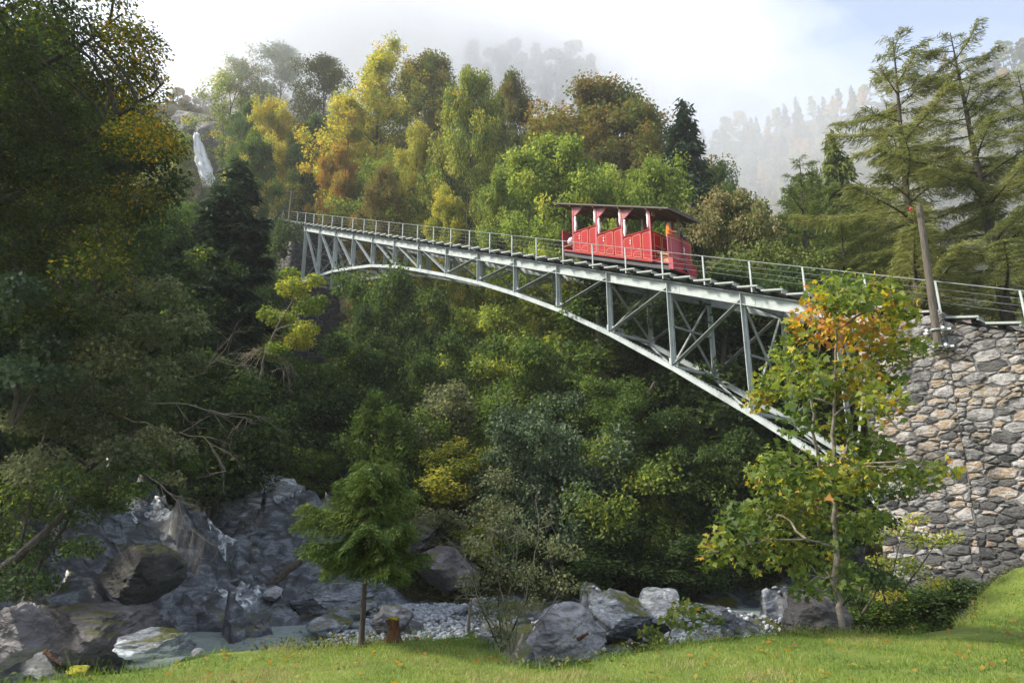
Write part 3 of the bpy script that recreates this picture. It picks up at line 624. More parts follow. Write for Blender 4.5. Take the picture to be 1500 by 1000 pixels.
# near abutment and the retaining wall beyond the joint
def wall_f(s0, dirn, w0, htop, batter):
    def f(x, y, z):                          # x along the wall (downhill), y up from the foot, z out of the face
        zt = P14[2] + htop; base = P14 + DV * 0; p = P14 + HV * (s0 - x) + NV * (w0 - batter * (H_ - y) - z)
        return np.array([p[0], p[1], zt_[0] - H_ + y])
    return f
def make_wall(name, label, hs0, hs1, w0, ztop, zbot, batter, seed, slope_top):
    org = P14 + HV * ((hs0 + hs1) / 2) + NV * w0; org[2] = zbot
    root = empty(name, org, label, 'wall'); H = ztop - zbot; W = hs0 - hs1
    def f(x, y, z):
        yy = min(y, H - slope_top * (x if slope_top > 0 else 0)); p = P14 + HV * (hs0 - x) + NV * (w0 - batter * (H - yy) - z); return np.array([p[0], p[1], zbot + yy])
    def core(mb):
        c = []
        for (x, y) in ((0, 0), (W, 0), (W, H), (0, H)): c.append(f(x, y, 0.0))
        bk = [p + NV * (4.6 + (batter * (H - (p[2] - zbot)))) for p in c]
        mb.hexa([c[0], c[1], bk[1], bk[0], c[3], c[2], bk[2], bk[3]])
    mb = MB(); core(mb); mb.build('core', M['mortar'], root, False, org)
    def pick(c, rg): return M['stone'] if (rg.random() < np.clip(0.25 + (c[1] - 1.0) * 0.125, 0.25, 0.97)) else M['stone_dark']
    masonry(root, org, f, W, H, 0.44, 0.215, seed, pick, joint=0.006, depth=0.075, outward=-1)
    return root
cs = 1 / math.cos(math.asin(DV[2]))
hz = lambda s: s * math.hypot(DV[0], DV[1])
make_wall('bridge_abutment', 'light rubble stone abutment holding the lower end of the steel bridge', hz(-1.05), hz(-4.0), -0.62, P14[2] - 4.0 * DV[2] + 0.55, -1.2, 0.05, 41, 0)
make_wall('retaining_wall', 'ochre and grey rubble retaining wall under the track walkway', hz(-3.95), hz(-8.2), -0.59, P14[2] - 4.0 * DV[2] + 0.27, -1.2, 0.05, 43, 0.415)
# far pier
porg = B(LEN + 2, 1.5, -14.5)
pier = empty('stone_pier', porg, 'tall dark rubble stone pier at the upper end of the bridge', 'pier')
zt = P00[2] + 0.35; zb = 15.0; PH = zt - zb
hs_f = hz(LEN) + 0.75; PWn = -0.95; PWf = TW + 0.95
def pf_front(x, y, z):                        # face towards the bridge
    g = 0.045 * (PH - y); p = P14 + HV * (hs_f - g - z) + NV * (PWn - g + (PWf - PWn + 2 * g) * x / 6.0); return np.array([p[0], p[1], zb + y])
def pf_side(x, y, z):                         # near side face
    g = 0.045 * (PH - y); gb = 0.22 * max(0, PH - y - 1.0); p = P14 + HV * (hs_f - g + (2.2 + g + gb) * x / 3.0) + NV * (PWn - g - z); return np.array([p[0], p[1], zb + y])
mb = MB()
def pcorner(hh, w, y):
    g = 0.045 * (PH - y); gb = 0.22 * max(0, PH - y - 1.0)
    p = P14 + HV * (hs_f - g if hh == 0 else hs_f + 2.2 + gb) + NV * ((PWn - g) if w == 0 else (PWf + g)); return np.array([p[0], p[1], zb + y])
mb.hexa([pcorner(0, 0, 0), pcorner(1, 0, 0), pcorner(1, 1, 0), pcorner(0, 1, 0), pcorner(0, 0, PH), pcorner(1, 0, PH), pcorner(1, 1, PH), pcorner(0, 1, PH)])
mb.build('core', M['mortar'], pier, False, porg)
masonry(pier, porg, pf_front, 6.0, PH, 0.8, 0.5, 51, lambda c, r: M['pier_shaded'], single=False)
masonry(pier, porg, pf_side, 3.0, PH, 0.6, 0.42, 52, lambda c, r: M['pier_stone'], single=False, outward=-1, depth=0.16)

# poles
def pole(label, base, h, r, clamps, lean=(0, 0), top_cap=True):
    t = empty('utility_pole', base, label, 'pole')
    pts = [np.array([lean[0] * f * h, lean[1] * f * h, h * f]) for f in np.linspace(0, 1, 8)]
    mb = MB(); mb.tube(pts, list(np.linspace(r * 1.06, r * 0.86, 8)), 12); mb.build('shaft', M['wood_pole'], t, False)
    for hh in clamps:
        mb = MB(); an = np.linspace(0, 2 * math.pi, 17)
        mb.tube([np.array([math.cos(a) * (r + 0.03), math.sin(a) * (r + 0.03), hh]) for a in an], 0.025, 6)
        hd = np.array([HV[0], HV[1], 0]); nv = NV
        mb.bar(-hd * (r + 0.28) + nv * 0.16 + [0, 0, hh], hd * (r + 0.28) + nv * 0.16 + [0, 0, hh], 0.06, 0.06)
        for sg in (-1, 1): mb.tube([hd * sg * (r + 0.12) - nv * 0.08 + [0, 0, hh + 0.03], hd * sg * (r + 0.12) + nv * 0.3 + [0, 0, hh + 0.03]], 0.05, 6)
        mb.build('clamp', M['galv'], t)
    if top_cap:
        mb = MB(); mb.tube([(-0.06 - r * 0.8, -0.05, h - 0.22), (-0.07 - r * 0.8, -0.06, h - 0.16), (-0.06 - r * 0.8, -0.05, h - 0.10)], [0.05, 0.06, 0.035], 8); mb.build('insulator', M['insul'], t)
    return t
pole('weathered wooden pole clamped to the stone wall with two galvanised brackets', B(-3.82, -1.0, -0.80), 5.0, 0.115, (0.10, 0.66), lean=(.035, 0))
fp_ = pole('slim wooden pole rising beside the tall pier at the upper bridge end', B(LEN + 2.0, -1.22, -1.4), 5.3, 0.13, (0.4, 1.3), top_cap=False)
mb = MB(); mb.bar((-0.5, -0.1, 5.0), (0.7, 0.1, 5.0), 0.07, 0.07); mb.build('crossarm', M['wood_pole'], fp_)

# ------------------------------------------------------------------ funicular car
corg = B(12.4, 1.55, 0.7)
car = empty('funicular_car', corg, 'open red funicular car with stepped compartments and flat roof on the bridge', 'funicular car')
def cp(name, mat, fn, parent=car, smooth=False):
    mb = MB(); fn(mb); return mb.build(name, mat, parent, smooth, corg)
W0, W1 = 0.60, 2.50
COMP = [(15.30, 13.40), (13.35, 11.46), (11.40, 9.46)]
def ribbon(mb, loop, w, out, width=0.016, closed=True):
    """line of paint as a thin raised strip along a polyline of (s, h) on the side at w"""
    n = len(loop)
    for a in range(n if closed else n - 1):
        p = loop[a]; q = loop[(a + 1) % n]; A = B(p[0], w + out * 0.006, p[1]); C = B(q[0], w + out * 0.006, q[1])
        mb.bar(A, C, 0.006, width, ZV if abs(p[0] - q[0]) > 1e-4 else DV)
for (sa, sb) in COMP:
    for w, o in ((W0, -1), (W1, 1)):
        def side(mb):
            mb.hexa([B(sa, w, 1.30), B(sb, w, 1.30), B(sb, w - o * 0.05, 1.30), B(sa, w - o * 0.05, 1.30), B(sa, w, 2.40), B(sb, w, 2.97), B(sb, w - o * 0.05, 2.97), B(sa, w - o * 0.05, 2.40)])
        sd = cp('side_panel', M['red'], side)
        top = lambda s: 2.40 + (2.97 - 2.40) * (sa - s) / (sa - sb)
        cap = cp('top_moulding', M['red'], lambda mb: mb.bar(B(sa, w, top(sa) + 0.02), B(sb, w, top(sb) + 0.02), 0.09, 0.05)); 
        ln = sa - sb
        d0, d1 = sa - ln * 0.34, sa - ln * 0.68
        def door(mb):
            hb = 1.36
            mb.hexa([B(d0, w + o * 0.018, hb), B(d1, w + o * 0.018, hb), B(d1, w, hb), B(d0, w, hb), B(d0, w + o * 0.018, top(d0) - 0.02), B(d1, w + o * 0.018, top(d1) - 0.02), B(d1, w, top(d1) - 0.02), B(d0, w, top(d0) - 0.02)])
        dr = cp('door', M['red'], door)
        def handles(mb):
            for hh in (0.35, 0.5): hx(mb, d0 + 0.06, d0 + 0.12, w + o * 0.012, w + o * 0.06, top(d0) - hh, top(d0) - hh + 0.05)
        hd = cp('handle', M['galv'], handles); hd.parent = dr
        def lines(mb):
            for (a, b, wo) in ((sa - 0.07, d0 + 0.10, 0), (d1 - 0.08, sb + 0.06, 0)):
                ribbon(mb, [(a, 1.42), (a, top(a) - 0.18), (a - 0.08, top(a - 0.08) - 0.10), (b + 0.06, top(b) - 0.09), (b, top(b) - 0.16), (b, 1.42)], w, o)
            a, b = d0 - 0.06, d1 + 0.07; w2 = w + o * 0.018
            ribbon(mb, [(a, 1.95), (a, top(a) - 0.16), (a - 0.07, top(a) - 0.08), (b + 0.06, top(b) - 0.09), (b, top(b) - 0.16), (b, 2.0), (b + 0.1, 1.88), (a - 0.08, 1.83)], w2, o)
            ribbon(mb, [(a, 1.42), (a, 1.55), (a - 0.15, 1.70), (b, 1.75), (b, 1.42)], w2, o)
            ribbon(mb, [(sa, 1.335), (sb, 1.335)], w, o, closed=False)
        lo = cp('painted_line', M['cream'], lines); lo.parent = sd
POSTS = [15.30, 13.37, 11.44, 9.47]
for s in POSTS:
    for w in (W0 + 0.03, W1 - 0.03): cp('roof_post', M['red_sky_tint'], lambda mb: hx(mb, s - 0.055, s + 0.055, w - 0.05, w + 0.05, 1.30, 4.06))
for k, s in enumerate(POSTS):
    for w, o in ((W0 + 0.03, -1), (W1 - 0.03, 1)):
        if k < 3:
            def brk(mb):
                a, b, c = (s - 0.05, 4.02), (s - 0.85, 4.02), (s - 0.05, 3.36)
                V = [B(p[0], w - 0.03, p[1]) for p in (a, b, c)] + [B(p[0], w + 0.03, p[1]) for p in (a, b, c)]
                mb.add(V, [(0, 1, 2), (3, 5, 4), (0, 3, 4, 1), (1, 4, 5, 2), (2, 5, 3, 0)])
            bk = cp('roof_bracket', M['red_sky_tint'], brk)
            def bl(mb): ribbon(mb, [(s - 0.12, 3.96), (s - 0.66, 3.96), (s - 0.12, 3.50)], w + o * 0.03, o, 0.02)
            l_ = cp('painted_line', M['cream'], bl); l_.parent = bk
        def cur(sc, h1, h0, r):
            def g(mb):
                n = 9; pts = []; rad = []
                for q in range(n):
                    f = q / (n - 1); pts.append(B(sc + 0.02 * math.sin(f * 9), w, h1 + (h0 - h1) * f)); rad.append(r * float(np.interp(f, [0, .1, .65, .8, .88, 1], [.6, .75, 1.0, .8, .5, .8])))
                mb.tube(pts, rad, 10)
            return g
        if k < 3: cp('curtain', M['white'], cur(s - 0.19, 3.42, 2.44, 0.092), smooth=True)
        if k > 0: cp('curtain', M['white'], cur(s + 0.13, 4.0, 3.08, 0.085), smooth=True)
# roof: slightly cambered slab with boards below
def roof(mb):
    n = 8; sa, sb = 16.70, 7.95; T = []; U = []
    for q in range(n + 1):
        f = q / n; w = 0.28 + (2.82 - 0.28) * f; h = 4.09 + 0.10 * (1 - (2 * f - 1) ** 2)
        T.append((w, h + 0.055)); U.append((w, h))
    for q in range(n):
        (a, ha), (b, hb) = U[q], U[q + 1]; (_, Ha), (_, Hb) = T[q], T[q + 1]
        mb.hexa([B(sa, a, ha), B(sb, a, ha), B(sb, b, hb), B(sa, b, hb), B(sa, a, Ha), B(sb, a, Ha), B(sb, b, Hb), B(sa, b, Hb)])
rf = cp('roof', M['roof_top'], roof)
for q in range(13):
    f0 = 0.28 + q * (2.54 / 13); f1 = f0 + 2.54 / 13 - 0.015; hb = 4.075 + 0.10 * (1 - (2 * (f0 - 0.28 + 0.1) / 2.54 - 1) ** 2)
    o = cp('roof_board', M['roof_wood'], lambda mb: hx(mb, 16.62, 8.02, f0, f1, hb - 0.012, hb + 0.008)); o.parent = rf
for s in (16.3, 15.3, 14.3, 13.37, 12.4, 11.44, 10.4, 9.47, 8.5):
    o = cp('roof_rib', M['red_sky_tint'] if s in POSTS else M['roof_wood'], lambda mb: hx(mb, s - 0.04, s + 0.04, 0.34, 2.76, 3.98, 4.062)); o.parent = rf
fas = cp('fascia', M['roof_top'], lambda mb: (hx(mb, 16.68, 7.97, 0.268, 0.279, 4.06, 4.13), hx(mb, 16.68, 7.97, 2.821, 2.832, 4.06, 4.13), hx(mb, 7.935, 7.948, 0.29, 2.81, 4.05, 4.16))); fas.parent = rf
# benches and bulkheads
for (sa, sb) in COMP:
    cp('bench', M['bench'], lambda mb: (hx(mb, sb + 0.55, sb + 0.10, W0 + 0.06, W1 - 0.06, 1.98, 2.03), hx(mb, sb + 0.10, sb + 0.06, W0 + 0.06, W1 - 0.06, 1.5, 2.96)))
    cp('bench', M['bench'], lambda mb: (hx(mb, sa - 0.12, sa - 0.52, W0 + 0.06, W1 - 0.06, 1.78, 1.83), hx(mb, sa - 0.06, sa - 0.10, W0 + 0.06, W1 - 0.06, 1.4, 2.62)))
    cp('floor', M['bench'], lambda mb: hx(mb, sa, sb, W0 + 0.055, W1 - 0.055, 1.31, 1.36))
bh = cp('bulkhead', M['red'], lambda mb: hx(mb, 9.44, 9.39, W0 + 0.08, W1 - 0.08, 1.34, 2.94))
def bhl(mb):
    for wa, wb in ((W0 + 0.18, 1.30), (1.42, 1.98)):
        for p, q in (((wa, 1.5), (wa, 2.8)), ((wa, 2.8), (wb, 2.8)), ((wb, 2.8), (wb, 1.5)), ((wa, 2.2), (wb, 2.2))):
            mb.bar(B(9.386, p[0], p[1]), B(9.386, q[0], q[1]), 0.02, 0.02)
o = cp('painted_line', M['cream'], bhl); o.parent = bh
# front platform
cp('platform', M['red_sky_tint'], lambda mb: hx(mb, 9.38, 8.30, W0, W1, 1.28, 1.36))
cp('standing_deck', M['bench'], lambda mb: (hx(mb, 9.36, 8.47, W0 + 0.30, W1 - 0.08, 1.78, 1.87), hx(mb, 9.34, 8.50, W0 + 0.42, W1 - 0.10, 1.37, 1.779)))
def front(mb):
    n = 10
    for q in range(n):
        a = W0 + (W1 - W0) * q / n; b = W0 + (W1 - W0) * (q + 1) / n
        ca = 8.42 - 0.12 * (1 - (2 * q / n - 1) ** 2); cb = 8.42 - 0.12 * (1 - (2 * (q + 1) / n - 1) ** 2)
        mb.hexa([B(ca, a, 1.62), B(ca - 0.05, a, 1.62), B(cb - 0.05, b - 0.006, 1.62), B(cb, b - 0.006, 1.62), B(ca, a, 2.84), B(ca - 0.05, a, 2.84), B(cb - 0.05, b - 0.006, 2.84), B(cb, b - 0.006, 2.84)])
fr = cp('front_panel', M['red_sky_tint'], front)
def flines(mb):
    P = []
    for q in range(11):
        f = q / 10; s = 8.42 - 0.12 * (1 - (2 * f - 1) ** 2) - 0.056; P.append((s, W0 + (W1 - W0) * f))
    for h in (2.70, 1.72):
        for q in range(10): mb.bar(B(P[q][0], P[q][1], h), B(P[q + 1][0], P[q + 1][1], h), 0.012, 0.022)
    for q in (1, 9): mb.bar(B(P[q][0], P[q][1], 1.72), B(P[q][0], P[q][1], 2.70), 0.02, 0.012, NV)
o = cp('painted_line', M['cream'], flines); o.parent = fr
cp('front_skirt', M['red_sky_tint'], lambda mb: (hx(mb, 8.42, 8.14, W0 + 0.02, W1 - 0.02, 1.02, 1.60), hx(mb, 8.44, 8.12, W0, W1, 1.575, 1.625)))
cp('brake_pipe', M['iron'], lambda mb: (mb.tube([B(8.22, 1.55, 2.9), B(8.20, 1.55, 2.2), B(8.10, 1.55, 1.6), B(8.10, 1.55, 1.2)], 0.025, 6), mb.tube([B(8.12, 1.55, 1.28), B(8.02, 1.55, 1.22), B(7.96, 1.55, 1.05)], [0.10, 0.09, 0.02], 8)))
# white running number on the front
def glyph(mb):
    g = [(0.00, 0.22), (0.03, 0.27), (0.09, 0.28), (0.13, 0.24), (0.12, 0.18), (0.06, 0.10), (0.0, 0.02), (0.14, 0.02)]
    for a in range(len(g) - 1): mb.bar(B(8.235, 1.60 + g[a][0], 2.10 + g[a][1]), B(8.235, 1.60 + g[a + 1][0], 2.10 + g[a + 1][1]), 0.012, 0.035)
o = cp('number', M['white'], glyph); o.parent = fr
cp('lamp_bracket', M['cream'], lambda mb: mb.tube([B(9.28 + 0.0 * a, 0.70 + 0.12 * math.cos(a), 3.86 + 0.12 * math.sin(a)) for a in np.linspace(0, 6.28, 13)], 0.022, 6))
cp('corner_post', M['roof_wood'], lambda mb: hx(mb, 8.50, 8.42, 1.60, 1.70, 2.84, 4.06))
cp('step', M['red'], lambda mb: mb.bar(B(9.40, W0 - 0.02, 1.30), B(8.44, W0 - 0.02, 1.60), 0.05, 0.05))
# rear platform
cp('rear_panel', M['red_sky_tint'], lambda mb: hx(mb, 16.28, 16.22, W0, W1, 1.28, 2.50))
cp('platform', M['red_sky_tint'], lambda mb: hx(mb, 16.22, 15.32, W0, W1, 1.26, 1.33))
cp('rear_bulkhead', M['red_sky_tint'], lambda mb: hx(mb, 15.42, 15.36, W0 + 0.1, W1 - 0.1, 1.33, 2.55))
cp('handrail', M['bench'], lambda mb: (mb.tube([B(15.2, W1 - 0.05, 2.72), B(13.5, W1 - 0.05, 2.95)], 0.03, 6), mb.tube([B(16.2, W0, 1.45), B(15.35, W0, 1.75)], 0.03, 6)))
cb = MB(); cb.tube([B(15.95, 0.95, 1.75), B(15.92, 0.98, 1.95), B(15.9, 1.0, 2.12), B(15.88, 1.02, 2.22)], [0.17, 0.21, 0.15, 0.03], 9); o = cb.build('folded_canvas', M['white'], car, True, corg)
# underframe and wheels
cp('underframe', M['black'], lambda mb: (hx(mb, 16.2, 8.46, W0 + 0.12, W0 + 0.24, 0.98, 1.26), hx(mb, 16.2, 8.46, W1 - 0.24, W1 - 0.12, 0.98, 1.26), hx(mb, 15.9, 8.6, W0 + 0.3, W1 - 0.3, 1.05, 1.24)))
cp('sill', M['red'], lambda mb: (hx(mb, 15.32, 9.44, W0 - 0.015, W0 + 0.06, 1.24, 1.30), hx(mb, 15.32, 9.44, W1 - 0.06, W1 + 0.015, 1.24, 1.30)))
for s in (14.9, 10.0):
    for w in (1.06, 2.06):
        def wheel(mb):
            mb.tube([B(s, w - 0.07, 0.98), B(s, w - 0.02, 0.98), B(s, w + 0.05, 0.98)], [0.27, 0.28, 0.27], 20)
        wo = cp('wheel', M['iron'], wheel); r_ = cp('hub', M['black'], lambda mb: mb.tube([B(s, w - 0.13, 0.98), B(s, w - 0.072, 0.98)], 0.09, 10)); r_.parent = wo
    cp('axle', M['iron'], lambda mb: mb.tube([B(s, 1.0, 0.98), B(s, 2.12, 0.98)], 0.06, 8))

# ------------------------------------------------------------------ people on the front platform
def person(label, feet, face, jacket, trousers, hgt=1.75, armbend=0.5):
    """one continuous skinned body, facing direction `face` (unit, horizontal)"""
    k = hgt / 1.75
    J = {'pelvis': (0, 0, .95), 'belly': (0, .01, 1.10), 'chest': (0, .02, 1.33), 'neck': (0, .0, 1.48), 'nb': (0, .01, 1.545), 'head': (0, .035, 1.62), 'top': (0, .03, 1.70)}
    E_ = [('pelvis', 'belly'), ('belly', 'chest'), ('chest', 'neck'), ('neck', 'nb'), ('nb', 'head'), ('head', 'top')]
    R = {'pelvis': .15, 'belly': .15, 'chest': .165, 'neck': .075, 'nb': .058, 'head': .092, 'top': .082}
    for sg, n in ((-1, 'l'), (1, 'r')):
        J.update({'sh' + n: (.19 * sg, 0, 1.40), 'el' + n: (.25 * sg, .06, 1.14), 'wr' + n: (.20 * sg, .26, 1.06), 'ha' + n: (.17 * sg, .34, 1.07),
                  'hp' + n: (.09 * sg, 0, .90), 'kn' + n: (.10 * sg, .03, .50), 'an' + n: (.10 * sg, 0, .09), 'to' + n: (.12 * sg, .16, .045)})
        R.update({'sh' + n: .075, 'el' + n: .055, 'wr' + n: .038, 'ha' + n: .04, 'hp' + n: .105, 'kn' + n: .07, 'an' + n: .05, 'to' + n: .042})
        E_ += [('chest', 'sh' + n), ('sh' + n, 'el' + n), ('el' + n, 'wr' + n), ('wr' + n, 'ha' + n), ('pelvis', 'hp' + n), ('hp' + n, 'kn' + n), ('kn' + n, 'an' + n), ('an' + n, 'to' + n)]
        for fi, (a, ln) in enumerate(((-.03, .075), (-.01, .085), (.01, .085), (.03, .07))):
            hx_, hy_, hz_ = J['ha' + n]; J[f'f{fi}{n}'] = (hx_ + a, hy_ + ln, hz_ - .01); J[f'g{fi}{n}'] = (hx_ + a, hy_ + ln + .01, hz_ - .05)
            R[f'f{fi}{n}'] = .011; R[f'g{fi}{n}'] = .009; E_ += [('ha' + n, f'f{fi}{n}'), (f'f{fi}{n}', f'g{fi}{n}')]
        hx_, hy_, hz_ = J['wr' + n]; J['t' + n] = (hx_ - .055 * sg, hy_ + .06, hz_ - .005); R['t' + n] = .012; E_.append(('wr' + n, 't' + n))
    names = list(J); me = bpy.data.meshes.new('person'); fx, fy = face
    me.from_pydata([(J[n][0] * k * fy + J[n][1] * k * fx, -J[n][0] * k * fx + J[n][1] * k * fy, J[n][2] * k) for n in names], [(names.index(a), names.index(b)) for a, b in E_], [])
    t = empty('person', feet, label, 'person')
    o = bpy.data.objects.new('body', me); COL.objects.link(o)
    md = o.modifiers.new('skin', 'SKIN'); md.use_smooth_shade = True
    for i, n in enumerate(names): me.skin_vertices[0].data[i].radius = (R[n] * k, R[n] * k); me.skin_vertices[0].data[i].use_root = (n == 'pelvis')
    o.modifiers.new('sub', 'SUBSURF').levels = 1
    dg = bpy.context.evaluated_depsgraph_get(); me2 = bpy.data.meshes.new_from_object(o.evaluated_get(dg)); bpy.data.objects.remove(o)
    me2.materials.clear()
    for mm in (M['skin'], jacket, trousers): me2.materials.append(mm)
    for p in me2.polygons:
        c = p.center; r = math.hypot(c.x, c.y)
        fwd = c.x * fx + c.y * fy
        p.material_index = 0 if (c.z > 1.50 * k or (fwd > .24 * k and c.z > .9 * k)) else (1 if c.z > .92 * k else 2)
    body = bpy.data.objects.new('body', me2); COL.objects.link(body); body.parent = t
    hc = np.array([fx * .03, fy * .03, 1.665]) * k
    bm = bmesh.new(); bmesh.ops.create_icosphere(bm, subdivisions=3, radius=.112 * k)
    for v in bm.verts:
        v.co.z *= 1.05
    bmesh.ops.delete(bm, geom=[v for v in bm.verts if (v.co.x * fx + v.co.y * fy) > .045 * k and v.co.z < .055 * k or v.co.z < -.05 * k], context='VERTS')
    bmesh.ops.translate(bm, verts=bm.verts, vec=Vector(hc) - Vector((fx, fy, 0)) * .012)
    hm = bpy.data.meshes.new('hair'); bm.to_mesh(hm); bm.free(); link('hair', hm, M['hair'], t)
    mb = MB(); f3 = np.array([fx, fy, 0]); r3 = np.array([fy, -fx, 0]); c = np.array([fx * .035, fy * .035, 1.63]) * k
    mb.tube([c + f3 * .085 * k + [0, 0, .03 * k], c + f3 * .115 * k + [0, 0, -.005], c + f3 * .085 * k + [0, 0, -.012]], [.010, .018, .008], 6); mb.build('nose', M['skin'], t)
    for sg in (-1, 1):
        mb = MB(); e = c + f3 * .092 * k + r3 * sg * .035 * k + ZV * .028 * k; mb.box(e, (.016, .016, .012)); mb.build('eye', M['hair'], t)
        mb = MB(); e = c + r3 * sg * .096 * k + ZV * .005; mb.tube([e - ZV * .03, e, e + ZV * .03], [.01, .018, .012], 6); mb.build('ear', M['skin'], t)
    mb = MB(); e = c + f3 * .092 * k - ZV * .042 * k; mb.bar(e - r3 * .022, e + r3 * .022, .008, .01); mb.build('mouth', M['insul'], t)
    return t
nrm = lambda a, b: (a / math.hypot(a, b), b / math.hypot(a, b))
person('person in orange high-visibility jacket leaning at the front panel of the red car', B(8.80, 1.22, 1.875), nrm(0.9, -0.25), M['orange'], M['navy'], 1.78)
person('dark-haired person in dark jacket standing on the far side of the car front', B(8.66, 2.00, 1.875), nrm(0.8, -0.6), M['navy'], M['navy'], 1.72)

# ------------------------------------------------------------------ vegetation builders
def unit(a): return a / (np.linalg.norm(a, axis=-1, keepdims=True) + 1e-9)
MAPLE = np.array([(0, 0), (.16, .10), (.46, .02), (.36, .26), (.52, .50), (.22, .50), (.16, .72), (0, 1.05), (-.16, .72), (-.22, .50), (-.52, .50), (-.36, .26), (-.46, .02), (-.16, .10)])
def leaf_geo(C, A, Nn, ln, wd, shape='rhomb'):
    """C centres, A leaf direction, Nn leaf normal, ln length, wd width"""
    n = len(C); A = unit(A); Bx = unit(np.cross(A, Nn)); Nn = np.cross(Bx, A)
    ln = np.broadcast_to(ln, (n,))[:, None]; wd = np.broadcast_to(wd, (n,))[:, None]
    if shape == 'maple':
        k = len(MAPLE); V = C[:, None, :] + (MAPLE[None, :, 0, None] * Bx[:, None, :] * wd[:, None, :] + (MAPLE[None, :, 1, None] - .4) * A[:, None, :] * ln[:, None, :])
        V = V - Nn[:, None, :] * (np.abs(MAPLE[None, :, 0, None]) * 0.5 * wd[:, None, :])
        return V.reshape(-1, 3), np.arange(n * k).reshape(n, k), k
    if shape == 'tri':
        V = np.stack([C - Bx * wd / 2, C + Bx * wd / 2, C + A * ln], 1); return V.reshape(-1, 3), np.arange(n * 3).reshape(n, 3), 3
    V = np.stack([C - A * ln * .5, C + Bx * wd * .5 + Nn * wd * .14, C + A * ln * .5, C - Bx * wd * .5 + Nn * wd * .14], 1)
    return V.reshape(-1, 3), np.arange(n * 4).reshape(n, 4), 4
def scatter_leaves(rg, centers, radii, n, size, flat=0.5, tilt=0.7, shape='rhomb', aspect=0.62, droop=0.2, weights=None, name='crown', bias=None, cvar=.16):
    C = np.asarray(centers, float); R = np.broadcast_to(np.asarray(radii, float), (len(C),))
    w = R ** 2 if weights is None else np.asarray(weights, float); w = w / w.sum()
    k = rg.choice(len(C), n, p=w)
    off = rg.normal(0, 1, (n, 3)); off /= np.linalg.norm(off, axis=1)[:, None]; off *= (rg.random(n) ** 0.45)[:, None]
    off[:, 2] *= flat
    P = C[k] + off * R[k][:, None]
    # a spray droops towards its rim
    P[:, 2] -= droop * R[k] * (off[:, 0] ** 2 + off[:, 1] ** 2)
    A = off * np.array([1, 1, .4]) + rg.normal(0, .5, (n, 3)); A[:, 2] -= .35
    Nn = np.array([0, 0, 1.0]) + rg.normal(0, tilt, (n, 3))
    s = size * rg.uniform(.65, 1.3, n)
    V, F, kk = leaf_geo(P, A, Nn, s, s * aspect * rg.uniform(.8, 1.2, n), shape)
    # leaf colour: by leaf, by spray
    cv = rg.normal(0, cvar, len(C)); lv = np.clip(.42 + cv[k] + rg.normal(0, .19, n) + (0 if bias is None else np.asarray(bias)[k]), 0, 1)
    return npmesh(name, V, F, False, np.repeat(lv, kk))
def path(rg, p, d, L, n=6, curve=(0, 0, 0), jit=.12):
    pts = [np.array(p, float)]; d = np.array(d, float); d /= np.linalg.norm(d)
    for i in range(n):
        d = d + np.array(curve) / n + rg.normal(0, jit, 3) / math.sqrt(n); d /= np.linalg.norm(d); pts.append(pts[-1] + d * L / n)
    return np.array(pts)
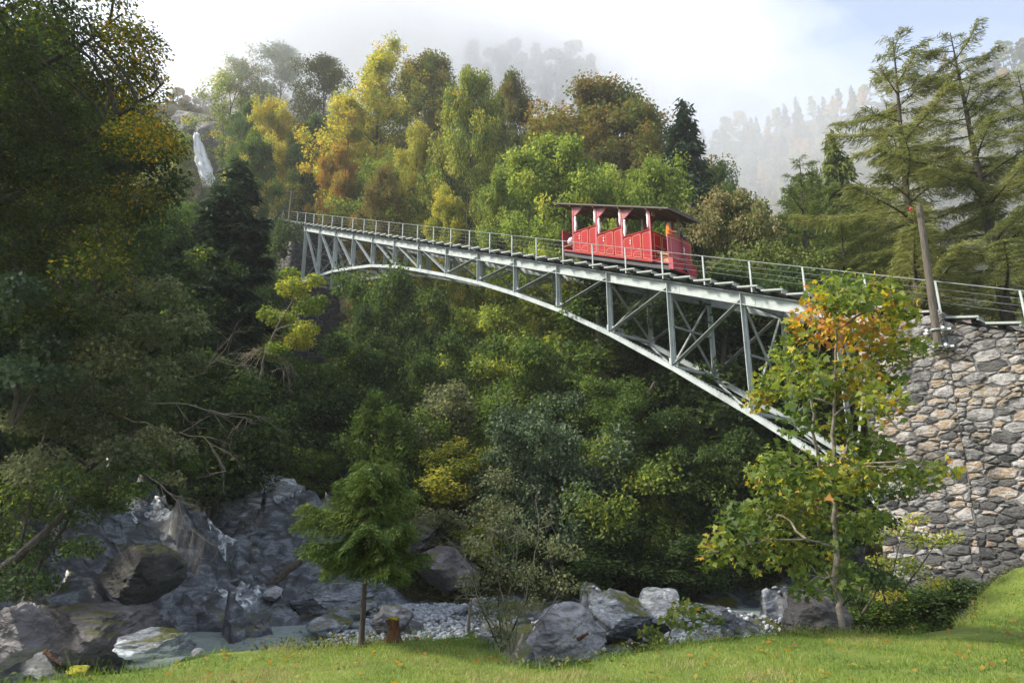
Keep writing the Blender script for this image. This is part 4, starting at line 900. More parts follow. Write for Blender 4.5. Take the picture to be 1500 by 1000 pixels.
def deciduous(seed, H, R, tr, base, nl, nleaf, size, flat=.5, up=.55, clump=.9, sub=4, droop=.2, shape='rhomb', lean=(0, 0), curve=.25, stems=1, tilt=.7, wob=.05, topw=.6):
    rg = np.random.default_rng(seed); paths = []; C = []; Rd = []; W = []
    for st in range(stems):
        a0 = rg.uniform(0, 6.28); l = np.array([lean[0], lean[1], 0]) + (np.array([math.cos(a0), math.sin(a0), 0]) * rg.uniform(.12, .4) if stems > 1 else 0)
        hh = H * (1 if st == 0 else rg.uniform(.7, .98)); n = 10; tp_ = []
        wa = rg.normal(0, wob, (n + 1, 2)).cumsum(0)
        for i in range(n + 1):
            f = i / n; tp_.append(np.array([l[0] * f * hh + wa[i, 0] * H * .12, l[1] * f * hh + wa[i, 1] * H * .12, f * hh * .95]))
        tp_ = np.array(tp_); r = tr / (1 if stems == 1 else 1.5); trr = r * (1 - np.linspace(0, 1, n + 1) * .9); trr[0] *= 1.3
        paths.append((tp_, trr))
        m = nl if stems == 1 else max(3, nl // stems); g = rg.uniform(0, 6.28)
        for j in range(m):
            tc = (j + rg.uniform(0, 1)) / m; t = base + (1 - base) * tc; x = t * n; i = min(n - 1, int(x)); p = tp_[i] + (tp_[i + 1] - tp_[i]) * (x - i)
            env = min(1, .55 + 1.6 * tc) * (1 - tc) ** topw + .12; L = R * env * rg.uniform(.5, 1.2); az = g + j * 2.4 + rg.normal(0, .35)
            el = up * (.4 + .9 * tc) + rg.normal(0, .12); d = (math.cos(az) * math.cos(el), math.sin(az) * math.cos(el), math.sin(el))
            lp = path(rg, p, d, L, 6, (0, 0, curve - droop), .16); lr = max(.012, r * (1 - .85 * t) * .5)
            paths.append((lp, np.linspace(lr, lr * .25, 7)))
            C.append(lp[-1]); Rd.append(clump * rg.uniform(.6, 1.0)); 
            for q in range(sub):
                f = rg.uniform(.3, 1); xi = f * 6; ii = min(5, int(xi)); sp = lp[ii] + (lp[ii + 1] - lp[ii]) * (xi - ii)
                dd = unit(lp[ii + 1] - lp[ii]) + rg.normal(0, .65, 3) * np.array([1, 1, .55]); sl = L * rg.uniform(.22, .45)
                bp = path(rg, sp, dd, sl, 3, (0, 0, .1 - droop), .2); paths.append((bp, np.linspace(lr * .4, lr * .12, 4)))
                C += [bp[-1], bp[2]]; Rd += [clump * rg.uniform(.55, 1.05), clump * rg.uniform(.4, .8)]
        C.append(tp_[-1]); Rd.append(clump * .7)
    Vt, Ft = tubes_np(paths, 6)
    trunk = npmesh('trunk', Vt, Ft, True)
    crown = scatter_leaves(rg, C, Rd, nleaf, size, flat, tilt, shape, droop=droop, name='crown')
    return trunk, crown, H
def conifer(seed, H, R, tr, base, nb, nneed, ln, wd, droop=.35, tip=.15, pw=.8, hang=.5, sparse=.0, lean=(0, 0), twig=.34, tiltup=0.0, shape='rhomb'):
    rg = np.random.default_rng(seed); k = np.arange(nb); t = base + (1 - base) * (k + rg.random(nb)) / nb; t = np.clip(t, 0, .995)
    tt = (t - base) / (1 - base)
    L = R * ((1 - tt) ** pw * np.minimum(1, .55 + 2.2 * tt) + .03) * rg.uniform(.5, 1.15, nb)
    L = np.where(rg.random(nb) < sparse, L * .35, L)
    az = k * 2.4 + rg.normal(0, .4, nb); o = np.stack([np.cos(az), np.sin(az), np.zeros(nb)], 1)
    e = tiltup + .45 * tt + rg.normal(0, .08, nb); dr = droop * rg.uniform(.7, 1.4, nb)
    bend = rg.normal(0, .12, nb); o2 = np.stack([-o[:, 1], o[:, 0], np.zeros(nb)], 1)
    S = np.stack([lean[0] * t * H, lean[1] * t * H, t * H], 1)
    def pos(b, f):
        return S[b] + o[b] * (L[b] * f)[:, None] + o2[b] * (L[b] * bend[b] * f * f)[:, None] + np.array([0, 0, 1.0]) * (L[b] * (e[b] * f - dr[b] * f * f + tip * f ** 4))[:, None]
    paths = [(np.array([[lean[0] * f * H + .01 * H * math.sin(f * 7 + seed) * f * (1 - f), lean[1] * f * H, f * H] for f in np.linspace(0, 1, 12)]), tr * (1 - np.linspace(0, 1, 12) * .95))]
    for b in range(nb):
        f = np.linspace(0, .97, 6); paths.append((pos(np.full(6, b), f), np.linspace(max(.012, tr * .26 * (L[b] / R) ** .7), .006, 6)))
    Vt, Ft = tubes_np(paths, 5); trunk = npmesh('trunk', Vt, Ft, True)
    w = L ** 1.5; w /= w.sum(); b = rg.choice(nb, nneed, p=w)
    nt = 14                                               # twigs sit at discrete places along a branch
    f = np.clip((np.floor(rg.random(nneed) ** .7 * nt) + .5 + .25 * np.sin(b * 1.7)) / nt, .1, 1)
    sd = rg.choice([-1, 1], nneed); g = rg.random(nneed); tl = L[b] * twig * (1.05 - .75 * f) + .12
    outw = o[b] * .75 + o2[b] * (sd * .8)[:, None]; outw[:, 2] -= hang * g * .8
    P = pos(b, f) + outw * (tl * g)[:, None] + rg.normal(0, 1, (nneed, 3)) * (ln * .22)
    P[:, 2] -= hang * tl * g * g * .6
    A = outw + rg.normal(0, .45, (nneed, 3)); A[:, 2] -= hang * .7
    Nn = np.array([0, 0, 1.0]) + rg.normal(0, .8, (nneed, 3))
    s = rg.uniform(.6, 1.3, nneed); V, F, kk = leaf_geo(P, A, Nn, ln * s, wd * s, shape)
    cv = rg.normal(0, .12, nb); lv = np.clip(.45 + cv[b] + rg.normal(0, .2, nneed), 0, 1)
    return trunk, npmesh('crown', V, F, False, np.repeat(lv, kk)), H
def plant(proto, base, hgt, leafmat, name, label, cat, group=None, rot=None, wide=1.0, bark='bark', parts=('trunk', 'crown')):
    trunk, crown, H = proto; e = empty(name, base, label, cat, group); s = hgt / H
    e.scale = (s * wide, s * wide, s); e.rotation_euler = (0, 0, random.uniform(0, 6.28) if rot is None else rot)
    for nm, me, mt in ((parts[0], trunk, M[bark]), (parts[1], crown, ML[leafmat])):
        if len(me.materials) == 0: me.materials.append(None)
        o = bpy.data.objects.new(nm, me); COL.objects.link(o); o.parent = e
        o.material_slots[0].link = 'OBJECT'; o.material_slots[0].material = mt
    return e
def by_top(u, v, d, sink=.15):
    p = un(u, v, d); z = tz(p[0], p[1]); return np.array([p[0], p[1], z - sink]), p[2] - z + sink

# prototypes
D = {
 'round': deciduous(101, 14, 5.6, .20, .14, 34, 48000, .205, .8, .55, 1.0, 7, .15),
 'round2': deciduous(102, 14, 5.4, .20, .14, 34, 48000, .205, .7, .45, 1.0, 7, .2),
 'tall': deciduous(103, 20, 6.4, .22, .28, 32, 44000, .23, .8, .7, 1.15, 8, .1),
 'tall2': deciduous(104, 20, 5.8, .20, .34, 28, 32000, .23, .8, .8, 1.1, 8, .08),
 'open': deciduous(105, 20, 6.2, .2, .3, 26, 14000, .24, .8, .9, 1.05, 7, .06),
 'thin': deciduous(106, 18, 4.2, .15, .35, 22, 16000, .22, .85, .85, .9, 6, .1),
 'far': deciduous(107, 22, 6.0, .3, .18, 20, 5000, .75, .6, .7, 1.7, 4),
 'farb': deciduous(108, 24, 5.0, .28, .3, 18, 3600, .75, .6, .95, 1.6, 4, .05),
 'bush': deciduous(109, 5, 2.6, .07, .08, 30, 19000, .16, .75, .8, .85, 5, .15, stems=6),
 'bush2': deciduous(110, 5, 2.8, .07, .05, 34, 19000, .14, .62, .65, .8, 5, .3, stems=7),
 'bush3': deciduous(111, 4, 2.2, .05, .05, 28, 11000, .14, .8, .8, .7, 5, .15, stems=5),
 'spread': deciduous(112, 10, 5.0, .15, .18, 34, 32000, .18, .55, .3, 1.1, 7, .35),
 'slim': deciduous(113, 9, 2.2, .07, .3, 22, 9000, .17, .7, .6, .75, 4, .2),
}
CF = {
 'spruce': conifer(201, 18, 3.6, .24, .05, 150, 52000, .42, .10, .42, .18, .85, .55),
 'spruce2': conifer(202, 18, 3.2, .22, .08, 130, 40000, .45, .11, .55, .12, .8, .9),
 'larch': conifer(203, 22, 5.4, .30, .06, 96, 84000, .24, .028, .24, .18, .58, .38, .18, twig=.24),
 'larch2': conifer(204, 20, 4.2, .24, .06, 88, 66000, .24, .028, .22, .18, .62, .38, .18, twig=.24, lean=(-.05, 0)),
 'farspruce': conifer(205, 24, 4.0, .3, .06, 60, 4200, 1.5, .5, .4, .15, .85, .5),
}

# ------------------------------------------------------------------ waterfall and its cliff
def rock_geo(seed, size, sub=3, planes=14, rough=.05):
    rg = np.random.default_rng(seed); bm = bmesh.new(); bmesh.ops.create_icosphere(bm, subdivisions=sub, radius=1.0)
    V = np.array([v.co[:] for v in bm.verts]); F = [tuple(v.index for v in f.verts) for f in bm.faces]; bm.free()
    N_ = unit(rg.normal(0, 1, (planes, 3)) * np.array([1, 1, .8])); dd = rg.uniform(.55, 1.0, planes)
    dt = V @ N_.T; r = np.where(dt > .05, dd[None, :] / np.maximum(dt, .05), 9).min(1); r = np.minimum(r, 1.15)
    V = V * r[:, None]
    st = unit(rg.normal(0, .5, 3) + np.array([0, 0, 1.0]))                      # bedding direction
    lay = V @ st; q = V + .25 * fbm(V * 1.7 + seed, 3, seed + 3)[:, None]
    V = V * (1 + rough * (fbm(q * 2.4 + seed, 4, seed) * 1.6 + .9 * (1 - 2 * np.abs(fbm(q * 3.1 - seed, 4, seed + 9)))- .5 + .22 * np.sign(np.sin(lay * 11 + 3 * fbm(V * 1.5, 2, seed))) )[:, None])
    return V * np.array(size) / 2, F
def rock(u, v, d, w, asp, mat, label, cat='boulder', name='boulder', group=None, seed=None, deep=.9, rz=None, sub=3, sink=.0, rough=.05):
    c = un(u, v, d); W = w / 1000 * d; size = (W, W * deep, W * asp); seed = seed if seed is not None else int(u * 7 + v)
    V, F = rock_geo(seed, size, sub, rough=rough); a = random.uniform(0, 6.28) if rz is None else rz
    R = np.array([[math.cos(a), -math.sin(a), 0], [math.sin(a), math.cos(a), 0], [0, 0, 1]])
    S_ = V @ R.T; k = W / (S_[:, 0].max() - S_[:, 0].min()); S_ = S_ * np.array([k, k, 1])
    o = link(name, mesh(name, S_ + [0, 0, size[2] / 2], F, False), M[mat]); o.location = tuple(c - [0, 0, size[2] / 2 + sink]); return tag(o, label, cat, group)
for (u, v, d, w, a, sd) in ((268, 215, 134, 60, 1.6, 1), (318, 225, 136, 70, 1.4, 2), (295, 190, 141, 80, .9, 3), (345, 250, 132, 60, 1.2, 4)):
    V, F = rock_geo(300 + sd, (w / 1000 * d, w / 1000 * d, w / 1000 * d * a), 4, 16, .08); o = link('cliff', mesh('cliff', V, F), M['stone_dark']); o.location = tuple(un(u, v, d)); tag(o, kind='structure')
V = []; n = 24; m = 9
for i in range(n):
    f = i / (n - 1); c = un(288 + 21 * f ** 1.6, 196 + 78 * f, 121 - 1.2 * f); w = .5 + 1.0 * f
    for j in range(m):
        g = (j / (m - 1) - .5) * 2; V.append(c + np.array([g * w, .5 * g * g + .25 * math.sin(j * 2.1 + i * .3), 0]) + RNG.normal(0, .06, 3))
M['fall'] = mat_noise('falling_water', [(.3, (.70, .73, .76)), (.7, (.93, .94, .95))], 1.2, .5, .6, stretch=(3, 3, .35), bdist=.2)
wf = link('waterfall', mesh('waterfall', V, [(i * m + j, i * m + j + 1, (i + 1) * m + j + 1, (i + 1) * m + j) for i in range(n - 1) for j in range(m - 1)], True), M['fall'])
md = wf.modifiers.new('thick', 'SOLIDIFY'); md.thickness = .3; tag(wf, kind='structure')

# ------------------------------------------------------------------ forest behind the bridge: trees one can tell apart
TREES = [
 # proto, u, vtop, depth, leaf, width, bark, label
 (D['round'], 690, 112, 74, 'ygreen', 1.0, 'bark', 'large yellow-green tree behind the middle of the bridge, uphill of the red car'),
 (D['round2'], 738, 118, 86, 'brown', .9, 'bark', 'brown topped tree rising behind the large yellow-green tree'),
 (D['round2'], 828, 205, 54, 'lime', 1.12, 'bark', 'round light green tree directly behind the rear of the red car'),
 (D['round'], 945, 255, 50, 'lime', .95, 'bark', 'low yellow-tipped light green tree just above the roof of the red car'),
 (D['tall'], 870, 132, 80, 'brown', 1.15, 'bark', 'tall brownish green tree behind the round light green tree'),
 (D['tall'], 925, 165, 76, 'brown', .9, 'bark', 'brown-tinged tree standing next to the dark drooping spruce'),
 (D['round2'], 780, 190, 72, 'ygreen', .8, 'bark', 'olive green tree between the large yellow-green tree and the tall brownish tree'),
 (D['round'], 1072, 292, 46, 'pods', .85, 'bark', 'bushy tree with pale cream seed clusters beside the front of the red car'),
 (D['tall2'], 560, 75, 98, 'yellow', .9, 'bark', 'tall narrow golden tree with a bare lower trunk in thin mist'),
 (D['tall'], 625, 92, 102, 'brown', .9, 'bark', 'tall brown-leaved tree beside the narrow golden tree'),
 (D['open'], 480, 84, 124, 'brown', 1.0, 'bark', 'thin-leaved tree with bare dark limbs fading into mist left of the golden tree'),
 (D['open'], 418, 68, 134, 'ygreen', 1.1, 'bark', 'tallest thin-leaved tree fading into the white mist'),
 (D['open'], 352, 92, 128, 'ygreen', 1.0, 'bark', 'thin-leaved misty tree nearest the waterfall'),
 (D['round'], 402, 158, 92, 'yellow', .9, 'bark', 'yellow tree above the upper end of the bridge'),
 (D['round2'], 455, 178, 90, 'green', .8, 'bark', 'dark green rounded tree between the yellow trees above the upper bridge end'),
 (D['thin'], 520, 148, 88, 'yellow', 1.0, 'bark', 'slender yellow tree with a leaning dark trunk'),
 (D['round2'], 503, 215, 80, 'orange', .6, 'bark', 'small orange tree below the slender yellow tree'),
 (D['round'], 612, 195, 78, 'yellow', .7, 'bark', 'bright yellow low tree left of the large yellow-green tree'),
 (D['round2'], 372, 150, 104, 'green', .8, 'bark', 'green tree beside the waterfall'),
 (D['far'], 288, 142, 150, 'orange', .7, 'bark', 'reddish tree on the rim above the waterfall'),
 (D['round2'], 375, 205, 78, 'green', .8, 'bark', 'green tree behind the slim pole at the upper bridge end'),
 (D['round'], 560, 255, 68, 'brown', .6, 'bark', 'low brown tree behind the upper third of the railing'),
 (D['round2'], 660, 285, 60, 'yellow', .6, 'bark', 'low yellow bushy tree right behind the railing, uphill of the red car'),
 (D['round'], 735, 255, 58, 'lime', .6, 'bark', 'light green bushy tree between the yellow bushy tree and the red car'),
 (CF['spruce2'], 998, 148, 60, 'spruce', 1.15, 'bark', 'dark drooping spruce behind the front of the red car'),
 (CF['larch'], 1392, 48, 37, 'larch', 1.4, 'bark', 'largest golden-green larch towering behind the stone wall and wooden pole'),
 (CF['larch2'], 1268, 86, 40, 'larch', 1.45, 'bark', 'leaning golden-green larch left of the largest larch'),
 (CF['larch2'], 1330, 130, 46, 'larch', 1.3, 'bark', 'golden-green larch standing between the leaning larch and the largest larch'),
 (CF['larch'], 1490, 105, 44, 'larch', 1.3, 'bark', 'golden-green larch right of the largest larch behind the retaining wall'),
 (CF['larch2'], 1148, 222, 47, 'larchg', 1.3, 'bark', 'small open green larch between the pale seed-cluster tree and the leaning larch'),
 (CF['spruce2'], 1218, 192, 56, 'larchg', .9, 'bark', 'pointed green conifer behind the leaning larch'),
 (CF['larch2'], 1200, 300, 40, 'larchg', 1.2, 'bark', 'short dense green larch below the leaning larch behind the railing'),
 (D['round2'], 1112, 298, 52, 'green', .9, 'bark', 'green tree between the pale seed-cluster tree and the small open larch'),
 (D['round'], 1180, 268, 60, 'larchg', .8, 'bark', 'soft green tree behind the short dense larch'),
 (D['round2'], 1245, 310, 50, 'larchg', .8, 'bark', 'soft green tree at the foot of the leaning larch'),
 (D['round'], 1040, 250, 66, 'green', .8, 'bark', 'green tree right of the dark drooping spruce'),
 # under and just behind the bridge
 (D['round2'], 745, 322, 58, 'ygreen', .7, 'bark', 'yellow-green tree behind the arch crown seen through the truss'),
 (D['slim'], 845, 395, 43, 'ygreen', 1.3, 'bark_moss', 'mossy-trunked tree behind the truss below the rear of the red car'),
 (D['slim'], 880, 400, 39, 'green', 1.2, 'bark_pale', 'tree with a thin white trunk hanging below the lower chord'),
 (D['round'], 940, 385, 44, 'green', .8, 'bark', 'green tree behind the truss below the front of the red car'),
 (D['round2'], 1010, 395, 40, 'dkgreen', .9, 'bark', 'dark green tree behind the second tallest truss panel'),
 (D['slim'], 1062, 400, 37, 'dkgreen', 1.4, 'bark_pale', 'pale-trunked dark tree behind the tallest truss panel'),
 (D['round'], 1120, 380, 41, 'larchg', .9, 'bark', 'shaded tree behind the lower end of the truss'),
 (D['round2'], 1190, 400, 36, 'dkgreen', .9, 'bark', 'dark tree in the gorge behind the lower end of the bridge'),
 (D['round'], 790, 425, 46, 'ygreen', .6, 'bark', 'yellow-green tree under the arch below the mossy-trunked tree'),
]
for (pr_, u, v, d, lf, wd, bk, lab) in TREES:
    b, h = by_top(u, v, d)
    nm = 'spruce_tree' if lf == 'spruce' else ('larch_tree' if lf.startswith('larch') and pr_ in (CF['larch'], CF['larch2']) else 'deciduous_tree')
    plant(pr_, b, max(4, h), lf, nm, lab, 'tree', None, None, wd * (14 / max(9, h) if pr_[2] == 14 else 1.0) if h > 14 else wd, bk)

SKY_U = [200, 270, 330, 400, 480, 530, 570, 640, 690, 780, 850, 930, 985, 1010, 1060, 1110, 1200, 1600]
SKY_V = [150, 150, 110, 85, 100, 140, 100, 110, 125, 150, 150, 175, 190, 200, 260, 305, 330, 380]
LAB = {'yellow': 'yellow autumn tree in the misty wood on the slope behind the bridge', 'ygreen': 'yellow-green autumn tree in the misty wood on the slope behind the bridge',
       'orange': 'orange-leaved autumn tree in the misty wood on the slope behind the bridge', 'brown': 'brown-leaved autumn tree in the misty wood on the slope behind the bridge',
       'green': 'still green leafy tree in the misty wood on the slope behind the bridge', 'spruce': 'dark spruce among the leafy trees on the misty slope behind the bridge'}
rg = np.random.default_rng(77); placed = []
def visible_px(p):
    q = np.array(p) - EYE; f = q[1] * CT + q[2] * ST; return 750 + 1000 * q[0] / f, 500 - 1000 * (q[2] * CT - q[1] * ST) / f, f
CN = {'green': 'green', 'dkgreen': 'dark green', 'ygreen': 'yellow-green', 'bluegreen': 'blue-green', 'dull': 'olive', 'yellow': 'yellow', 'orange': 'orange', 'brown': 'brown-leaved', 'spruce': 'dark'}
def wood_zone(u, f):
    z = 'above the waterfall gully' if u < 380 else 'above the upper bridge end' if u < 540 else 'around the narrow golden tree' if u < 640 else 'around the large yellow-green tree' if u < 800 else 'behind the red car' if u < 1010 else 'behind the larches'
    return z
cnt = 0
for k in range(2600):
    y = rg.uniform(64, 175); x = rg.uniform(-75, 62) * (.5 + y / 200)
    # stay clear of the track and of each other
    q = np.array([x, y, 0]) - P14; w_ = q @ NV
    if w_ < 7 and y < 85: continue
    if any((x - a) ** 2 + (y - b) ** 2 < (3.3 + y * .020) ** 2 for a, b in placed): continue
    z = tz(x, y); u, v, f = visible_px((x, y, z))
    if u < 225 or u > 1560: continue
    lim = np.interp(u, SKY_U, SKY_V) + rg.uniform(0, 55); 
    zt_ = (EYE + ray(u, lim) * f)[2]; h = min(zt_ - z, rg.uniform(12, 20))
    if h < 6.5: continue
    if 240 < u < 345 and f < 140 and visible_px((x, y, z + h))[1] < 275: continue          # keep the waterfall in view
    lf = rg.choice(['yellow', 'ygreen', 'orange', 'brown', 'green', 'spruce'], p=[.20, .46, .05, .09, .16, .04])
    pr_ = CF['spruce2'] if lf == 'spruce' else (D[rg.choice(['round', 'round2', 'tall', 'tall2', 'thin', 'open'])] if f < 130 else D[rg.choice(['tall', 'tall2', 'open', 'farb'])])
    placed.append((x, y)); cnt += 1
    plant(pr_, (x, y, z - .2), h, lf, 'spruce_tree' if lf == 'spruce' else 'autumn_tree', f"{CN[lf]} {'spruce' if lf == 'spruce' else 'tree'}, {'tall' if h > 14 else 'mid-sized' if h > 9.5 else 'low'}, in the {'upper misty' if f > 115 else 'lower'} wood {wood_zone(u, f)}", 'tree', 'trees of the misty wood behind the bridge', rg.uniform(0, 6.28), rg.uniform(.8, 1.1) * (1.15 if h < 10 else 1))
    if cnt >= 240: break
for (u, v, d, hh) in ((262, 128, 150, 13), (276, 140, 148, 12), (300, 135, 150, 13), (318, 128, 150, 14), (655, 82, 185, 24), (690, 62, 195, 26), (722, 70, 190, 24), (752, 58, 200, 27), (785, 68, 205, 25), (812, 72, 200, 27), (838, 60, 205, 29), (862, 82, 200, 25), (600, 92, 180, 22), (640, 100, 175, 20), (880, 118, 195, 22)):
    p = un(u, v, d); plant(D['farb'] if rg.random() < .6 else D['far'], (p[0], p[1], p[2] - hh), hh, 'brown', 'misty_tree', f"tree half dissolved in white mist {'above the waterfall cliff' if u < 330 else 'above the narrow golden tree' if u < 670 else 'above the large yellow-green tree' if u < 770 else 'above the tall brownish green tree'}", 'tree', 'trees dissolving in the mist on the ridge', None, .9)
# the ridge those trees stand on
X, Y = np.meshgrid(np.arange(-60, 75, 4.0), np.arange(140, 215, 4.0)); R1 = np.zeros(X.shape)
for j in range(X.shape[0]):
    for i in range(X.shape[1]):
        u_ = 750 + 1000 * X[j, i] / (Y[j, i] * 1.17); zz = (EYE + ray(u_, np.interp(u_, [500, 600, 690, 850, 900, 960], [360, 270, 215, 235, 290, 380])) * Y[j, i] * 1.17)[2]; R1[j, i] = zz
tag(link('ridge', gridmesh('ridge', X, Y, R1 + fbm2(X, Y, .05, 3, 4) * 2), M['far_soil']), kind='structure')

# trees of the far mountainside
pl2 = []; cnt = 0
for k in range(3000):
    x = rg.uniform(45, 430); y = rg.uniform(250, 425)
    if any((x - a) ** 2 + (y - b) ** 2 < 8.4 ** 2 for a, b in pl2): continue
    z = mtnz(x, y); u, v, f = visible_px((x, y, z))
    if u < 880 or u > 1560 or v > 420: continue
    pl2.append((x, y)); cnt += 1; con = rg.random() < .35
    plant(CF['farspruce'] if con else D[rg.choice(['far', 'farb'])], (x, y, z - 1), rg.uniform(17, 27), 'spruce' if con else rg.choice(['brown', 'orange', 'ygreen', 'green']), 'distant_spruce' if con else 'distant_tree',
          f"pale misty {'conifer' if con else 'leafy tree'} {'near the crest' if y > 370 else 'halfway up' if y > 310 else 'low down'} on the distant mountainside {'left of' if u < 1120 else 'behind' if u < 1330 else 'right of'} the leaning larch", 'tree', 'trees on the distant misty mountainside')
    if cnt >= 280: break

